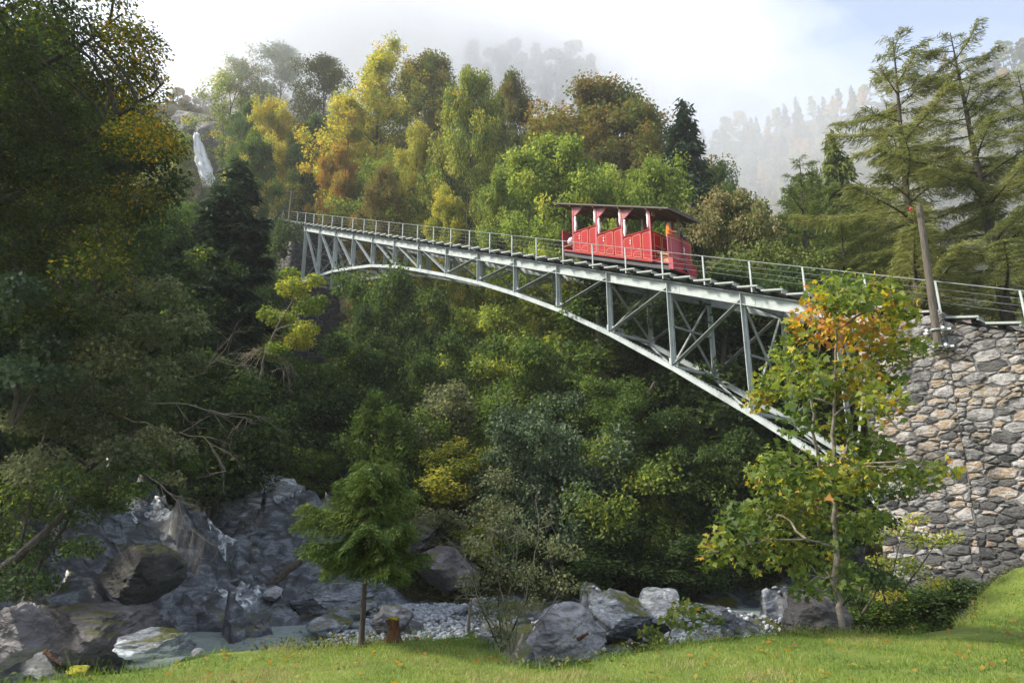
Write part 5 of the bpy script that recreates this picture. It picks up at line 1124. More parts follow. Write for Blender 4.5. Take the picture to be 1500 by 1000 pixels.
# ------------------------------------------------------------------ spruce, shrubs and undergrowth on the slopes
for (pr_, u, v, d, lf, wd, nm, lab, cat) in [
 (CF['spruce'], 352, 236, 42, 'spruce', 1.45, 'spruce_tree', 'tall dark spruce standing in front of the stone pier', 'tree'),
 (CF['spruce'], 318, 278, 46, 'spruce', 1.15, 'spruce_tree', 'second dark spruce half hidden behind the tall one by the pier', 'tree'),
 (D['round'], 262, 318, 50, 'green', .8, 'deciduous_tree', 'green tree on the left slope below the waterfall', 'tree'),
 (D['round2'], 215, 300, 42, 'dkgreen', .9, 'deciduous_tree', 'dark green tree between the big beech and the tall dark spruce', 'tree'),
 (D['round2'], 288, 300, 60, 'green', .7, 'deciduous_tree', 'small light green tree at the foot of the waterfall gully', 'tree'),
 (D['round'], 60, 60, 27, 'dkgreen', 1.0, 'deciduous_tree', 'large dark tree filling the shade behind the big beech', 'tree'),
 (D['round2'], 150, 170, 30, 'dkgreen', .9, 'deciduous_tree', 'dark tree behind the orange tips of the big beech', 'tree'),
 (D['spread'], 110, 380, 23, 'dkgreen', .9, 'deciduous_tree', 'dark spreading tree under the big beech above the creek', 'tree'),
 (CF['spruce2'], 20, 380, 19, 'spruce', .9, 'spruce_tree', 'dark spruce in the shade under the big beech', 'tree'),
 (D['bush'], 572, 415, 51, 'green', .9, 'hazel_shrub', 'upright fresh green hazel shrub under the upper third of the arch', 'shrub'),
 (D['bush2'], 530, 462, 49, 'dkgreen', .9, 'hazel_shrub', 'dark arching shrub at the foot of the stone pier', 'shrub'),
 (D['bush'], 628, 455, 48, 'green', .9, 'hazel_shrub', 'green shrub right of the upright hazel under the arch', 'shrub'),
 (D['bush2'], 520, 512, 43, 'dkgreen', 1.25, 'hazel_shrub', 'broad dark layered shrub in the middle of the slope', 'shrub'),
 (D['bush'], 585, 500, 45, 'dkgreen', 1.0, 'hazel_shrub', 'shaded shrub between the broad layered shrub and the brushwood', 'shrub'),
 (D['bush'], 650, 515, 42, 'green', 1.0, 'hazel_shrub', 'mid green shrub on the slope above the pale-leaved shrub', 'shrub'),
 (D['bush3'], 655, 578, 37, 'dull', 1.2, 'hazel_shrub', 'pale olive-leaved shrub in the middle of the slope', 'shrub'),
 (D['bush3'], 678, 658, 33, 'yellow', 1.2, 'hazel_shrub', 'small round yellow shrub on the lower slope', 'shrub'),
 (D['bush2'], 790, 505, 38, 'green', 1.1, 'hazel_shrub', 'blue-green layered shrub below the middle of the arch', 'shrub'),
 (D['bush2'], 745, 455, 46, 'lime', 1.1, 'hazel_shrub', 'sunlit pale green layered shrub under the arch crown', 'shrub'),
 (D['bush2'], 775, 578, 34, 'bluegreen', 1.2, 'hazel_shrub', 'low blue-green shrub with a few yellow leaves on the lower slope', 'shrub'),
 (D['bush'], 770, 640, 31, 'bluegreen', 1.1, 'hazel_shrub', 'shrub just above the undercut bank behind the bare foreground bush', 'shrub'),
 (D['spread'], 905, 560, 33, 'green', 1.0, 'deciduous_tree', 'overhanging tree with drooping branches above the dark creek bank', 'tree'),
 (D['spread'], 985, 600, 31, 'dkgreen', .9, 'deciduous_tree', 'dark overhanging tree with a few orange leaves beside the gorge', 'tree'),
 (D['bush2'], 930, 640, 29.5, 'ygreen', 1.2, 'hazel_shrub', 'orange-speckled shrub hanging over the dark creek bank', 'shrub'),
 (D['bush'], 850, 640, 30, 'bluegreen', 1.1, 'hazel_shrub', 'blue-green shrub at the top of the undercut bank', 'shrub'),
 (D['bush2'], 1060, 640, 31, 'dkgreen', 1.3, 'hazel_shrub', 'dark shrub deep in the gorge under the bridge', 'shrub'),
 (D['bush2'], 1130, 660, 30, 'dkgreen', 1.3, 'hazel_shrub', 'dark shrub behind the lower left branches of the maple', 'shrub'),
 (D['bush3'], 470, 560, 38, 'dkgreen', 1.2, 'hazel_shrub', 'small dark shrub above the grey creek cliff', 'shrub'),
 (D['bush3'], 560, 590, 36, 'green', 1.0, 'hazel_shrub', 'small green shrub above the heap of brushwood', 'shrub'),
 (D['bush3'], 610, 610, 34, 'green', 1.0, 'hazel_shrub', 'small green shrub right of the heap of brushwood', 'shrub'),
 (D['bush3'], 735, 690, 30.5, 'dull', 1.1, 'hazel_shrub', 'olive shrub below the small round yellow shrub', 'shrub'),
 (D['bush3'], 330, 560, 30, 'dkgreen', 1.3, 'hazel_shrub', 'dark shrub at the top of the creek cascade', 'shrub'),
 (D['bush2'], 290, 520, 34, 'dkgreen', 1.2, 'hazel_shrub', 'dark shrub at the foot of the tall dark spruce', 'shrub'),
 (D['bush'], 445, 535, 42, 'green', .9, 'hazel_shrub', 'green shrub left of the pier foot', 'shrub'),
 (D['bush'], 385, 415, 60, 'green', .8, 'hazel_shrub', 'green shrub growing against the left face of the tall pier', 'shrub'),
 (D['bush2'], 398, 450, 52, 'ygreen', .8, 'hazel_shrub', 'yellowish shrub below the left face of the tall pier', 'shrub'),
 (D['bush'], 365, 345, 66, 'dkgreen', .9, 'hazel_shrub', 'dark shrub under the walkway behind the tall dark spruce', 'shrub'),
 (D['bush3'], 304, 282, 108, 'green', .8, 'hazel_shrub', 'green shrub in front of the foot of the waterfall', 'shrub'),
 (D['bush3'], 268, 275, 108, 'dkgreen', .8, 'hazel_shrub', 'dark shrub left of the foot of the waterfall', 'shrub'),
 (D['bush3'], 345, 262, 108, 'green', .8, 'hazel_shrub', 'green shrub right of the foot of the waterfall', 'shrub'),
 (D['bush3'], 575, 742, 30.5, 'green', 1.1, 'hazel_shrub', 'low green shrub on the bank above the rock outcrop', 'shrub'),
 (D['bush3'], 640, 752, 29.5, 'dull', 1.1, 'hazel_shrub', 'low olive shrub above the overhanging rock by the gravel bar', 'shrub'),
 (D['bush3'], 700, 775, 29, 'ygreen', 1.1, 'hazel_shrub', 'low yellowish shrub on the bank behind the sparse-leaved bush', 'shrub'),
 (D['bush3'], 545, 770, 28.5, 'dkgreen', 1.0, 'hazel_shrub', 'low dark shrub on the bank just behind the young spruce', 'shrub'),
 (D['bush3'], 760, 790, 28.5, 'green', 1.1, 'hazel_shrub', 'low green shrub hanging over the undercut bank', 'shrub'),
 (D['bush3'], 880, 775, 28, 'dkgreen', 1.2, 'hazel_shrub', 'low dark shrub above the dark overhanging slab', 'shrub'),
 (D['bush3'], 1010, 790, 27, 'dkgreen', 1.3, 'hazel_shrub', 'low dark shrub above the dark rock shelf in the gorge', 'shrub'),
 (D['bush3'], 1330, 850, 17, 'dkgreen', 1.2, 'hazel_shrub', 'low dark shrub at the foot of the abutment behind the mound', 'shrub'),
 (D['bush3'], 1255, 870, 16, 'green', 1.2, 'hazel_shrub', 'low green shrub at the left corner of the abutment foot', 'shrub'),
 (D['bush3'], 1400, 870, 17.5, 'dkgreen', 1.2, 'hazel_shrub', 'low dark shrub between the grassy mound and the stone wall', 'shrub'),
 (D['bush2'], 270, 420, 40, 'green', 1.3, 'hazel_shrub', 'green shrub left of the tall dark spruce', 'shrub'),
]:
    b, h = by_top(u, v, d, .1); h = max(h, 1.3)
    plant(pr_, b, h, lf, nm, lab, cat, None, None, wd * (1.0 if pr_[2] > 6 else max(.8, min(1.6, 4.2 / h))))
# shrubs nobody singles out, on the slope under and beyond the bridge
pl3 = []; cnt = 0
for k in range(900):
    x = rg.uniform(-26, 24); y = rg.uniform(33, 72); z = tz(x, y); u, v, f = visible_px((x, y, z))
    if any((x - a) ** 2 + (y - b) ** 2 < 1.9 ** 2 for a, b in pl3): continue
    if not (380 < u < 1180): continue
    q = np.array([x, y, 0]) - P14; w_ = q @ NV; hmax = 4.2
    if -3 < w_ < 6: hmax = max(.9, min(3.0, (P14[2] + (q @ HV) * .4236 - z) * .35))
    pl3.append((x, y)); cnt += 1
    vc = np.interp(u, [400, 446, 489, 546, 613, 702, 757, 819, 896, 989, 1104, 1180], [500, 480, 408, 398, 404, 421, 438, 461, 496, 547, 614, 660]) + 8
    hmax = min(hmax, (EYE + ray(u, vc) * f)[2] - z) if w_ < 9 else hmax
    if u < 500 and w_ < 6: hmax = min(hmax, (EYE + ray(u, 470) * f)[2] - z)
    if hmax < .6: continue
    lf = rg.choice(['green', 'dkgreen', 'ygreen', 'bluegreen', 'dull'], p=[.38, .17, .23, .10, .12]); hh = min(hmax, rg.uniform(1.2, 3.4))
    zn = ('near the pier foot' if u < 520 else 'below the arch crown' if u < 700 else 'under the middle of the arch' if u < 850 else 'under the lower half of the bridge' if u < 1020 else 'in the gorge behind the lower truss panels')
    e_ = plant(D[rg.choice(['bush', 'bush2', 'bush3'])], (x, y, z - .1), hh, lf, 'slope_shrub', None, 'shrub', 'shrubs on the wooded slope', None, 1.2)
    e_['label'] = f"{CN[lf]} {'tall' if hh > 2.4 else 'mid-height' if hh > 1.7 else 'low'} shrub on the {'upper' if y > 52 else 'middle' if y > 42 else 'lower'} slope {zn}"
    if cnt >= 120: break
# undergrowth
n = 90000; x = rg.uniform(-34, 30, n); y = 28.5 + 42 * rg.random(n) ** 1.5; keep = fbm2(x, y, .35, 3, 61) + rg.normal(0, .35, n) > -.1; x, y = x[keep], y[keep]
keep = ~((y < 33) & (np.abs(x + 12) < 5.5)); x, y = x[keep], y[keep]; n = len(x)
z = terr(x, y) + fbm2(x, y, .22, 4, 3) * .9 * np.clip((y - 30) / 20, .3, 1.5) + rg.random(n) ** 2 * .45
s = rg.uniform(.07, .2, n); V, F, kk = leaf_geo(np.stack([x, y, z], 1), np.concatenate([rg.normal(0, 1, (n, 2)), rg.uniform(-.2, .9, (n, 1))], 1), np.array([0, 0, 1.0]) + rg.normal(0, .6, (n, 3)), s, s * .5)
tag(link('undergrowth', npmesh('undergrowth', V, F, False, np.repeat(np.clip(.45 + .5 * fbm2(x, y, .3, 3, 5) + rg.normal(0, .2, n), 0, 1), kk)), ML['herb']), kind='stuff')

# ------------------------------------------------------------------ plants near the camera
def nearest_on(paths, c):
    best = None
    for pts in paths:
        d = np.linalg.norm(pts - c, axis=1) + np.maximum(0, pts[:, 2] - c[2]) * .8; i = int(np.argmin(d))
        if best is None or d[i] < best[0]: best = (d[i], pts[i])
    return best[1]
def hero(name, label, cat, base, stems, srad, clumps, n, size, leaf, bark='bark', shape='rhomb', flat=.55, seed=1, djit=.6, tilt=.6, bias=None, droop=.15, limbs=None, twigs=0, aspect=.62, foot=None, cvar=.16):
    """stems: polylines of (u, v, d); clumps: (u, v, d, r px)"""
    rg = np.random.default_rng(seed); base = np.array(base, float); paths = []; sp = []
    for k, st in enumerate(stems):
        P = np.array([un(*q) for q in st]); 
        if foot is None or k == 0: P[0] = base if k == 0 else P[0]
        t = np.linspace(0, len(P) - 1, 4 * len(P)); Q = np.stack([np.interp(t, np.arange(len(P)), P[:, a]) for a in range(3)], 1)
        Q[1:-1] += rg.normal(0, .005 * np.linalg.norm(P[-1] - P[0]), (len(Q) - 2, 3)); r0 = srad if np.isscalar(srad) else srad[k]
        paths.append((Q, r0 * (1 - .8 * np.linspace(0, 1, len(Q))))); sp.append(Q)
    C = []; R = []
    for (u, v, d, r) in clumps:
        c = un(u, v, d + rg.normal(0, djit)); C.append(c); R.append(r / 1000 * d)
        a = nearest_on(sp, c); L = np.linalg.norm(c - a)
        if L > .1:
            t = np.linspace(0, 1, 7)[:, None]; mid = a + (c - a) * t; mid[:, 2] += (np.sin(t[:, 0] * math.pi) * L * .12); mid[1:-1] += rg.normal(0, .03 * L, (5, 3))
            r0 = min((srad if np.isscalar(srad) else srad[0]) * .45, .012 + L * .012); paths.append((mid, np.linspace(r0, r0 * .25, 7)))
            for q in range(3 + twigs):
                i = rg.integers(3, 7); dd = unit(rg.normal(0, 1, 3) + unit(c - a)); tw = path(rg, mid[i], dd, R[-1] * rg.uniform(.6, 1.1), 4, (0, 0, -.1), .25); paths.append((tw, np.linspace(r0 * .35, r0 * .12, 5)))
    Vt, Ft = tubes_np([(p - base, r) for p, r in paths], 6)
    e = empty(name, base, label, cat)
    link('trunk', npmesh('trunk', Vt, Ft, True), M[bark], e)
    link('crown', scatter_leaves(rg, np.array(C) - base, R, n, size, flat, tilt, shape, aspect, droop, bias=bias, cvar=cvar), ML[leaf], e)
    return e
def hero_bare(name, label, cat, base, roots, rad, seed, mat='twig', L=1.2, levels=3, spread=.7, grav=-.1, kids=4):
    rg = np.random.default_rng(seed); base = np.array(base, float); paths = []
    def grow(p, d, l, r, lev):
        q = path(rg, p, d, l, 6, (0, 0, grav), .3); paths.append((q, np.linspace(r, r * .45, 7)))
        if lev > 0:
            for k in range(kids):
                i = rg.integers(2, 7); grow(q[i], unit(unit(q[-1] - q[0]) + rg.normal(0, spread, 3)), l * rg.uniform(.35, .65), r * .5, lev - 1)
    for st in roots:
        P = np.array([un(*q) for q in st]); t = np.linspace(0, len(P) - 1, 3 * len(P)); Q = np.stack([np.interp(t, np.arange(len(P)), P[:, a]) for a in range(3)], 1)
        Q[1:] += rg.normal(0, .02, (len(Q) - 1, 3)); paths.append((Q, np.linspace(rad, rad * .35, len(Q))))
        for k in range(kids + 3):
            i = rg.integers(len(Q) // 4, len(Q)); grow(Q[i], unit(unit(Q[-1] - Q[0]) + rg.normal(0, spread, 3)), L * rg.uniform(.4, 1), rad * .45, levels - 1)
    V, F = tubes_np([(p - base, r) for p, r in paths], 5); o = link(name, npmesh(name, V, F, True), M[mat]); o.location = tuple(base); return tag(o, label, cat)

# the maple in front of the abutment
MB_ = ungr(1236, 926, 0.0); md_ = 11.3
mc = [(1215, 432, 32), (1250, 425, 32), (1290, 432, 28), (1318, 458, 24), (1195, 470, 36), (1240, 478, 38), (1285, 490, 38), (1325, 508, 22), (1350, 508, 16), (1160, 505, 30), (1172, 545, 34), (1130, 562, 30), (1108, 585, 22), (1205, 560, 36), (1252, 556, 38), (1292, 590, 32), (1300, 552, 28),
      (1165, 612, 24), (1225, 622, 26), (1272, 650, 32), (1150, 682, 36), (1118, 692, 24), (1190, 702, 38), (1238, 690, 34), (1300, 682, 30), (1345, 692, 26), (1385, 690, 18), (1172, 742, 40), (1122, 752, 36), (1082, 770, 34), (1052, 800, 26), (1036, 818, 16), (1098, 810, 30), (1150, 800, 36), (1222, 770, 32), (1200, 830, 30), (1236, 842, 28), (1268, 760, 30), (1180, 858, 22), (1262, 700, 26), (1282, 532, 26), (1230, 440, 26)]
hero('maple_tree', 'young maple with yellowing leaves and pale stems in front of the stone abutment', 'tree', MB_ + np.array([0, 0, -.1]),
     [[(1236, 926, 11.3), (1226, 870, 11.35), (1224, 800, 11.4), (1223, 720, 11.5), (1222, 640, 11.6), (1224, 550, 11.7), (1226, 470, 11.8), (1228, 425, 11.8)],
      [(1223, 735, 11.5), (1200, 690, 11.4), (1190, 630, 11.3), (1188, 570, 11.3), (1200, 500, 11.4), (1206, 440, 11.4)],
      [(1223, 700, 11.5), (1245, 640, 11.8), (1262, 560, 12.0), (1280, 480, 12.1)], [(1224, 800, 11.4), (1180, 790, 11.1), (1120, 790, 10.9), (1060, 805, 10.8)], [(1223, 720, 11.5), (1280, 700, 11.9), (1340, 692, 12.1), (1380, 690, 12.2)]],
     [.055, .035, .03, .022, .02], [(u, v, md_ + .2, r * 1.22) for u, v, r in mc], 5800, .12, 'maple', 'bark_pale', 'maple', .9, 5, .6, .7, bias=[(.24 if v < 520 else (.12 if v < 600 else 0)) for u, v, r in mc], aspect=.95)
yc = [(1312, 772, 26), (1350, 790, 30), (1390, 786, 22), (1332, 830, 30), (1292, 822, 26), (1370, 852, 22), (1302, 868, 26), (1280, 790, 20), (1340, 760, 20)]
hero('yellow_shrub', 'thin yellow-leaved shrub growing at the foot of the stone wall', 'shrub', ungr(1300, 905, -.35), [[(1300, 905, 15.2), (1305, 850, 15.2), (1320, 790, 15.3)], [(1300, 900, 15.2), (1340, 840, 15.2), (1375, 790, 15.3)], [(1300, 900, 15.2), (1285, 830, 15.1), (1280, 780, 15.1)]],
     .03, [(u, v, 15.2, r) for u, v, r in yc], 1500, .085, 'yellow', 'bark', 'rhomb', .5, 6, .4)
hero('wall_bush', 'dark green leafy bush between the maple trunk and the stone wall', 'shrub', ungr(1262, 900, -.3), [[(1262, 905, 14.5), (1265, 830, 14.6), (1270, 760, 14.7)], [(1262, 900, 14.5), (1300, 840, 14.7)]], .03,
     [(1270, 720, 14.8, 32), (1255, 780, 14.6, 34), (1290, 760, 14.9, 28), (1270, 840, 14.5, 34), (1240, 870, 14.2, 28), (1300, 850, 14.6, 28), (1320, 720, 15, 24), (1225, 800, 14.5, 30), (1200, 760, 14.5, 32)], 2600, .10, 'dkgreen', 'bark', 'rhomb', .55, 8, .4)
sgb = ungr(975, 945, -.35)
hero('maple_sapling', 'small maple sapling with pale green leaves at the lawn edge among creek rocks', 'shrub', sgb, [[(975, 945, 11.6), (985, 915, 11.6), (1000, 885, 11.6)], [(975, 945, 11.6), (960, 925, 11.5), (945, 915, 11.5)], [(985, 915, 11.6), (1030, 905, 11.7), (1050, 905, 11.7)]],
     .014, [(1000, 888, 11.6, 22), (1022, 895, 11.6, 20), (980, 905, 11.5, 20), (950, 925, 11.5, 20), (1046, 908, 11.7, 16), (965, 940, 11.4, 18), (1010, 915, 11.6, 18)], 330, .10, 'maple', 'bark', 'maple', .6, 9, .25, aspect=.95)
# big beech leaning in from the left
rgb = np.random.default_rng(5); bc = []; bb = []
poly = np.array([(-170, -160), (225, -70), (245, 60), (268, 150), (255, 225), (278, 285), (235, 305), (208, 340), (195, 400), (165, 470), (115, 500), (30, 480), (-170, 470)])
def inside(u, v):
    c = False; j = len(poly) - 1
    for i in range(len(poly)):
        if (poly[i, 1] > v) != (poly[j, 1] > v) and u < (poly[j, 0] - poly[i, 0]) * (v - poly[i, 1]) / (poly[j, 1] - poly[i, 1]) + poly[i, 0]: c = not c
        j = i
    return c
while len(bc) < 150:
    u, v = rgb.uniform(-170, 285), rgb.uniform(-160, 500)
    if inside(u + 46, v) and inside(u, v):
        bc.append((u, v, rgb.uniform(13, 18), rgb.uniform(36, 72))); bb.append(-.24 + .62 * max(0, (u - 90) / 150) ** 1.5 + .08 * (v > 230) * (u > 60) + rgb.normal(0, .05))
bs = un(-210, 760, 15.5); bs[2] = tz(bs[0], bs[1]) - .2
lim = [[(-205, 430, 15.5), (-80, 340, 15), (60, 260, 14.8), (160, 180, 14.6), (235, 125, 14.5)], [(-200, 300, 15.5), (-60, 180, 15.5), (80, 90, 15.6), (180, 20, 15.8)], [(-205, 430, 15.5), (-60, 400, 16.2), (80, 330, 16.4), (180, 300, 16.5), (245, 290, 16.5)],
       [(-205, 560, 15.5), (-60, 520, 14.5), (60, 470, 14.2), (140, 440, 14.2)], [(-200, 200, 15.5), (-50, 60, 15), (90, -40, 15), (170, -90, 15)], [(-203, 380, 15.5), (-40, 310, 17.5), (100, 230, 17.8), (200, 215, 18)]]
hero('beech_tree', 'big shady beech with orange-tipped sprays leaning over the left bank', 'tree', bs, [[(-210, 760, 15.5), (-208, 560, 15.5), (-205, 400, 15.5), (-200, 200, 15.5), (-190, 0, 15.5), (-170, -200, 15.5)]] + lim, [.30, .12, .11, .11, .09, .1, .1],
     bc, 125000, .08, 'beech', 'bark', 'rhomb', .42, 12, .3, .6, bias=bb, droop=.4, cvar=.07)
# shrubs of the left bank
def hshrub(label, base, stems, srad, cl, n, size, leaf, seed, name='bank_shrub', bark='bark', shape='rhomb', cat='shrub', **k):
    b = un(*base); b[2] = min(b[2], groundz(b[0], b[1])) - .05 if False else b[2]; return hero(name, label, cat, b, stems, srad, cl, n, size, leaf, bark, shape, .6, seed, .7, **k)
hshrub('leaning olive-leaved tree with bare grey limbs hanging over the creek cascade', (18, 720, 15.5), [[(18, 720, 15.5), (76, 654, 15.6), (122, 616, 15.8), (200, 575, 16), (270, 560, 16)], [(120, 690, 15.8), (148, 673, 15.8), (171, 600, 16), (194, 543, 16.2), (236, 490, 16.4), (262, 450, 16.5)], [(60, 670, 15.6), (90, 560, 15.4), (120, 480, 15.3), (160, 430, 15.3)]],
       [.12, .08, .08], [(u, v, 14.6, r) for u, v, r in [(100, 480, 44), (150, 448, 42), (205, 425, 38), (242, 425, 34), (272, 468, 34), (220, 482, 44), (160, 520, 52), (102, 562, 50), (230, 545, 42), (282, 530, 30), (190, 585, 42), (120, 622, 50), (50, 610, 50), (62, 682, 50), (132, 692, 40), (182, 662, 38), (230, 640, 32), (268, 655, 22), (255, 700, 18)]],
       17000, .095, 'dull', 21, name='willow_tree', cat='tree', twigs=3)
hshrub('blue-green elder bush at the foot of the big beech', (20, 620, 13), [[(20, 620, 13), (30, 540, 13), (40, 450, 13)], [(20, 620, 13), (70, 540, 13.2), (80, 480, 13.3)]], .05,
       [(u, v, 13.2, r) for u, v, r in [(25, 420, 34), (62, 440, 34), (15, 480, 40), (70, 500, 36), (35, 540, 40), (85, 550, 30), (10, 580, 36), (60, 590, 34), (100, 470, 26), (-20, 450, 40), (-20, 540, 40)]], 4200, .12, 'bluegreen', 22, name='elder_bush')
hshrub('dense dark green thicket on the left bank beside the creek rocks', (20, 880, 13.5), [[(20, 880, 13.5), (30, 800, 13.5), (50, 720, 13.8)], [(20, 880, 13.5), (90, 780, 14), (120, 720, 14.2)]], .05,
       [(u, v, 14, r) for u, v, r in [(20, 720, 50), (60, 740, 50), (10, 790, 50), (60, 800, 44), (110, 750, 44), (120, 800, 30), (20, 850, 44), (70, 850, 30), (150, 730, 36), (-30, 760, 50), (-30, 850, 50), (180, 720, 26), (100, 700, 40)]], 8500, .085, 'dkgreen', 23, name='bank_thicket')
hshrub('fresh green leafy shrub hanging in front of the dark bank above the cascade', (150, 760, 14.5), [[(150, 760, 14.5), (160, 700, 14.6), (180, 650, 14.8)]], .03,
       [(u, v, 14.8, r) for u, v, r in [(165, 700, 34), (190, 680, 30), (140, 720, 30), (205, 715, 22), (170, 740, 24), (280, 680, 18), (220, 660, 24)]], 2600, .08, 'green', 24)
hshrub('small crooked tree with yellowing crown and drooping dead twigs by the pier', (372, 600, 34), [[(372, 600, 34), (380, 552, 34), (390, 515, 34), (405, 480, 34), (428, 440, 34), (440, 410, 34)]], .09,
       [(u, v, 34, r) for u, v, r in [(430, 420, 26), (452, 448, 24), (415, 468, 26), (462, 410, 16), (440, 498, 24), (425, 400, 16), (470, 440, 14), (405, 510, 18), (395, 460, 20), (450, 480, 20)]], 5200, .15, 'ygreen', 25, name='crooked_tree', bark='bark_pale', cat='tree', twigs=2)
hero_bare('dead_branches', 'tangle of bare grey dead branches reaching out over the creek', 'branches', un(240, 590, 16), [[(190, 590, 16), (270, 592, 16), (320, 603, 16), (372, 615, 16)], [(180, 610, 15.8), (240, 630, 15.8), (300, 640, 16), (330, 690, 16.2)], [(180, 680, 15.5), (235, 705, 15.6), (262, 740, 15.7), (285, 790, 15.8)], [(240, 560, 16.2), (300, 545, 16.4), (330, 510, 16.5)]], .020, 31, L=.9, levels=3, spread=.55, grav=-.25, kids=3)
hero_bare('dead_twigs', 'drooping bare twigs on the crooked small tree by the pier', 'branches', un(390, 515, 33.9), [[(390, 518, 33.9), (372, 510, 33.8), (360, 525, 33.7)], [(390, 518, 33.9), (410, 520, 33.8), (422, 545, 33.7)], [(390, 518, 33.9), (385, 508, 33.5), (375, 540, 33.4)]], .035, 32, L=1.5, levels=2, spread=.5, grav=-.7)
fb = ungr(748, 958, -.15)
hero_bare('bare_bush', 'bare twiggy bush at the edge of the lawn in front of the gravel bar', 'bush', fb, [[(748, 958, 10.2), (740, 900, 10.3), (725, 830, 10.3), (718, 770, 10.3)], [(748, 958, 10.2), (765, 890, 10.2), (780, 820, 10.2), (790, 760, 10.2)], [(745, 955, 10.2), (715, 900, 10.1), (690, 850, 10), (680, 810, 10)], [(750, 955, 10.2), (800, 900, 10.3), (830, 850, 10.4)], [(742, 950, 10.2), (735, 910, 10.3), (750, 850, 10.4), (760, 780, 10.4)]], .012, 33, mat='bark_pale', L=.5, levels=3, spread=.55, grav=.1, kids=4)
hero('sparse_bush', 'sparse-leaved olive bush growing through the bare twiggy bush on the lawn edge', 'shrub', ungr(735, 955, -.15), [[(735, 955, 10.3), (730, 880, 10.4), (735, 790, 10.5), (740, 745, 10.5)], [(735, 955, 10.3), (780, 860, 10.4), (815, 790, 10.5)], [(735, 955, 10.3), (700, 880, 10.3), (690, 820, 10.3)]], .016,
     [(u, v, 10.4, r) for u, v, r in [(735, 770, 30), (700, 800, 28), (770, 780, 30), (810, 800, 26), (840, 810, 18), (690, 850, 28), (730, 830, 34), (775, 840, 34), (820, 850, 26), (850, 860, 16), (715, 890, 28), (750, 890, 28), (750, 750, 20), (800, 760, 16), (735, 930, 24), (780, 880, 20)]], 3600, .055, 'dull', 'bark', 'rhomb', .7, 34, .35, twigs=3)
# little spruce on the lawn edge
sb = ungr(529, 950, 0.0); sp_ = conifer(220, 2.55, .92, .05, .40, 80, 38000, .09, .014, .16, .18, .36, .40, .35, tiltup=-.05, twig=.42)
plant(sp_, sb + np.array([0, 0, -.05]), 2.60, 'yspruce', 'young_spruce', 'small bushy young spruce with a bare lower trunk on the lawn edge', 'tree', rot=.4)

# ------------------------------------------------------------------ boulders, logs, gravel
RK = 'grey boulders of the creek bed'
for (u, v, d, w, a, mt, lab, g) in [
 (148, 918, 13.6, 165, .52, 'rock_brown', 'large flat-topped brown boulder in the left foreground of the creek', None),
 (210, 850, 16.5, 125, .72, 'rock_moss', 'moss-capped dark boulder beside the cascade', None),
 (30, 930, 11.5, 110, .8, 'rock_brown', 'dark creek boulder under the left thicket', None),
 (235, 942, 11.8, 90, .5, 'rock', 'low grey boulder at the lawn edge right of the flat-topped boulder', None),
 (478, 915, 18.5, 70, .4, 'rock', 'pale jagged rock standing in the green pool', None),
 (480, 882, 22.5, 150, .36, 'rock', 'layered pale rock ledge behind the green pool', None),
 (572, 912, 18.0, 60, .7, 'rock_pale', 'light grey boulder behind the stump', None),
 (360, 745, 31, 170, .6, 'rock', 'smooth bluish rock hump at the top of the cascade', None),
 (832, 930, 12.6, 120, .62, 'rock_pale', 'large pale rounded boulder right of the bare twiggy bush', None),
 (905, 905, 15.5, 110, .7, 'rock', 'blue-grey boulder behind the pale rounded boulder', None),
 (965, 900, 16.5, 90, .7, 'rock', 'blue-grey boulder left of the maple sapling', None),
 (1040, 910, 15.0, 110, .6, 'rock', 'blue-grey boulder behind the maple sapling', None),
 (1000, 935, 13.0, 80, .5, 'rock', 'small blue-grey boulder at the lawn edge by the maple sapling', None),
 (1195, 915, 12.9, 120, .75, 'rock_brown', 'brown boulder behind the foot of the maple', None),
 (655, 835, 27.5, 100, .6, 'rock_brown', 'overhanging rock above the gravel bar', None),
 (612, 790, 29, 90, .6, 'rock_brown', 'rock outcrop on the bank right of the young spruce', None),
]: rock(u, v, d, w, a, mt, lab, group=g, sub=5 if w > 100 else 4, rough=.085)
for k in range(70):
    zone = rg.choice(3, p=[.45, .35, .2])
    if zone == 0: u, v, d = rg.uniform(780, 1150), 0, rg.uniform(12.5, 23)
    elif zone == 1: u, v, d = rg.uniform(60, 460), 0, rg.uniform(13, 26)
    else: u, v, d = rg.uniform(380, 720), 0, rg.uniform(17.5, 25)
    x = (u - 750) / 1000 * d; y = d * 1.06; z = max(bedz(x, y), POOL_Z - .05); s = rg.uniform(.3, .95) * (.62 if zone == 0 else 1)
    mk_ = str(rg.choice(['rock', 'rock', 'rock_pale', 'rock_brown']))
    V, F = rock_geo(900 + k, (s, s * .8, s * .62), 3, rough=.06); o = link('creek_rock', mesh('creek_rock', V, F), M[mk_]); o.location = (x, y, z + s * .12); o.rotation_euler = (0, 0, rg.uniform(0, 6))
    tag(o, f"{'large' if s > .72 else 'medium' if s > .5 else 'small'} {dict(rock='blue-grey', rock_pale='pale grey', rock_brown='brown')[mk_]} rock {'by the cascade' if zone == 1 and d > 19 else 'by the flat-topped boulder' if zone == 1 else 'by the gravel bar' if zone == 2 else 'deep in the shaded gorge' if d > 18 else 'near the maple sapling' if u > 930 else 'near the large pale boulder'}", 'rock', 'loose rocks of the creek bed')
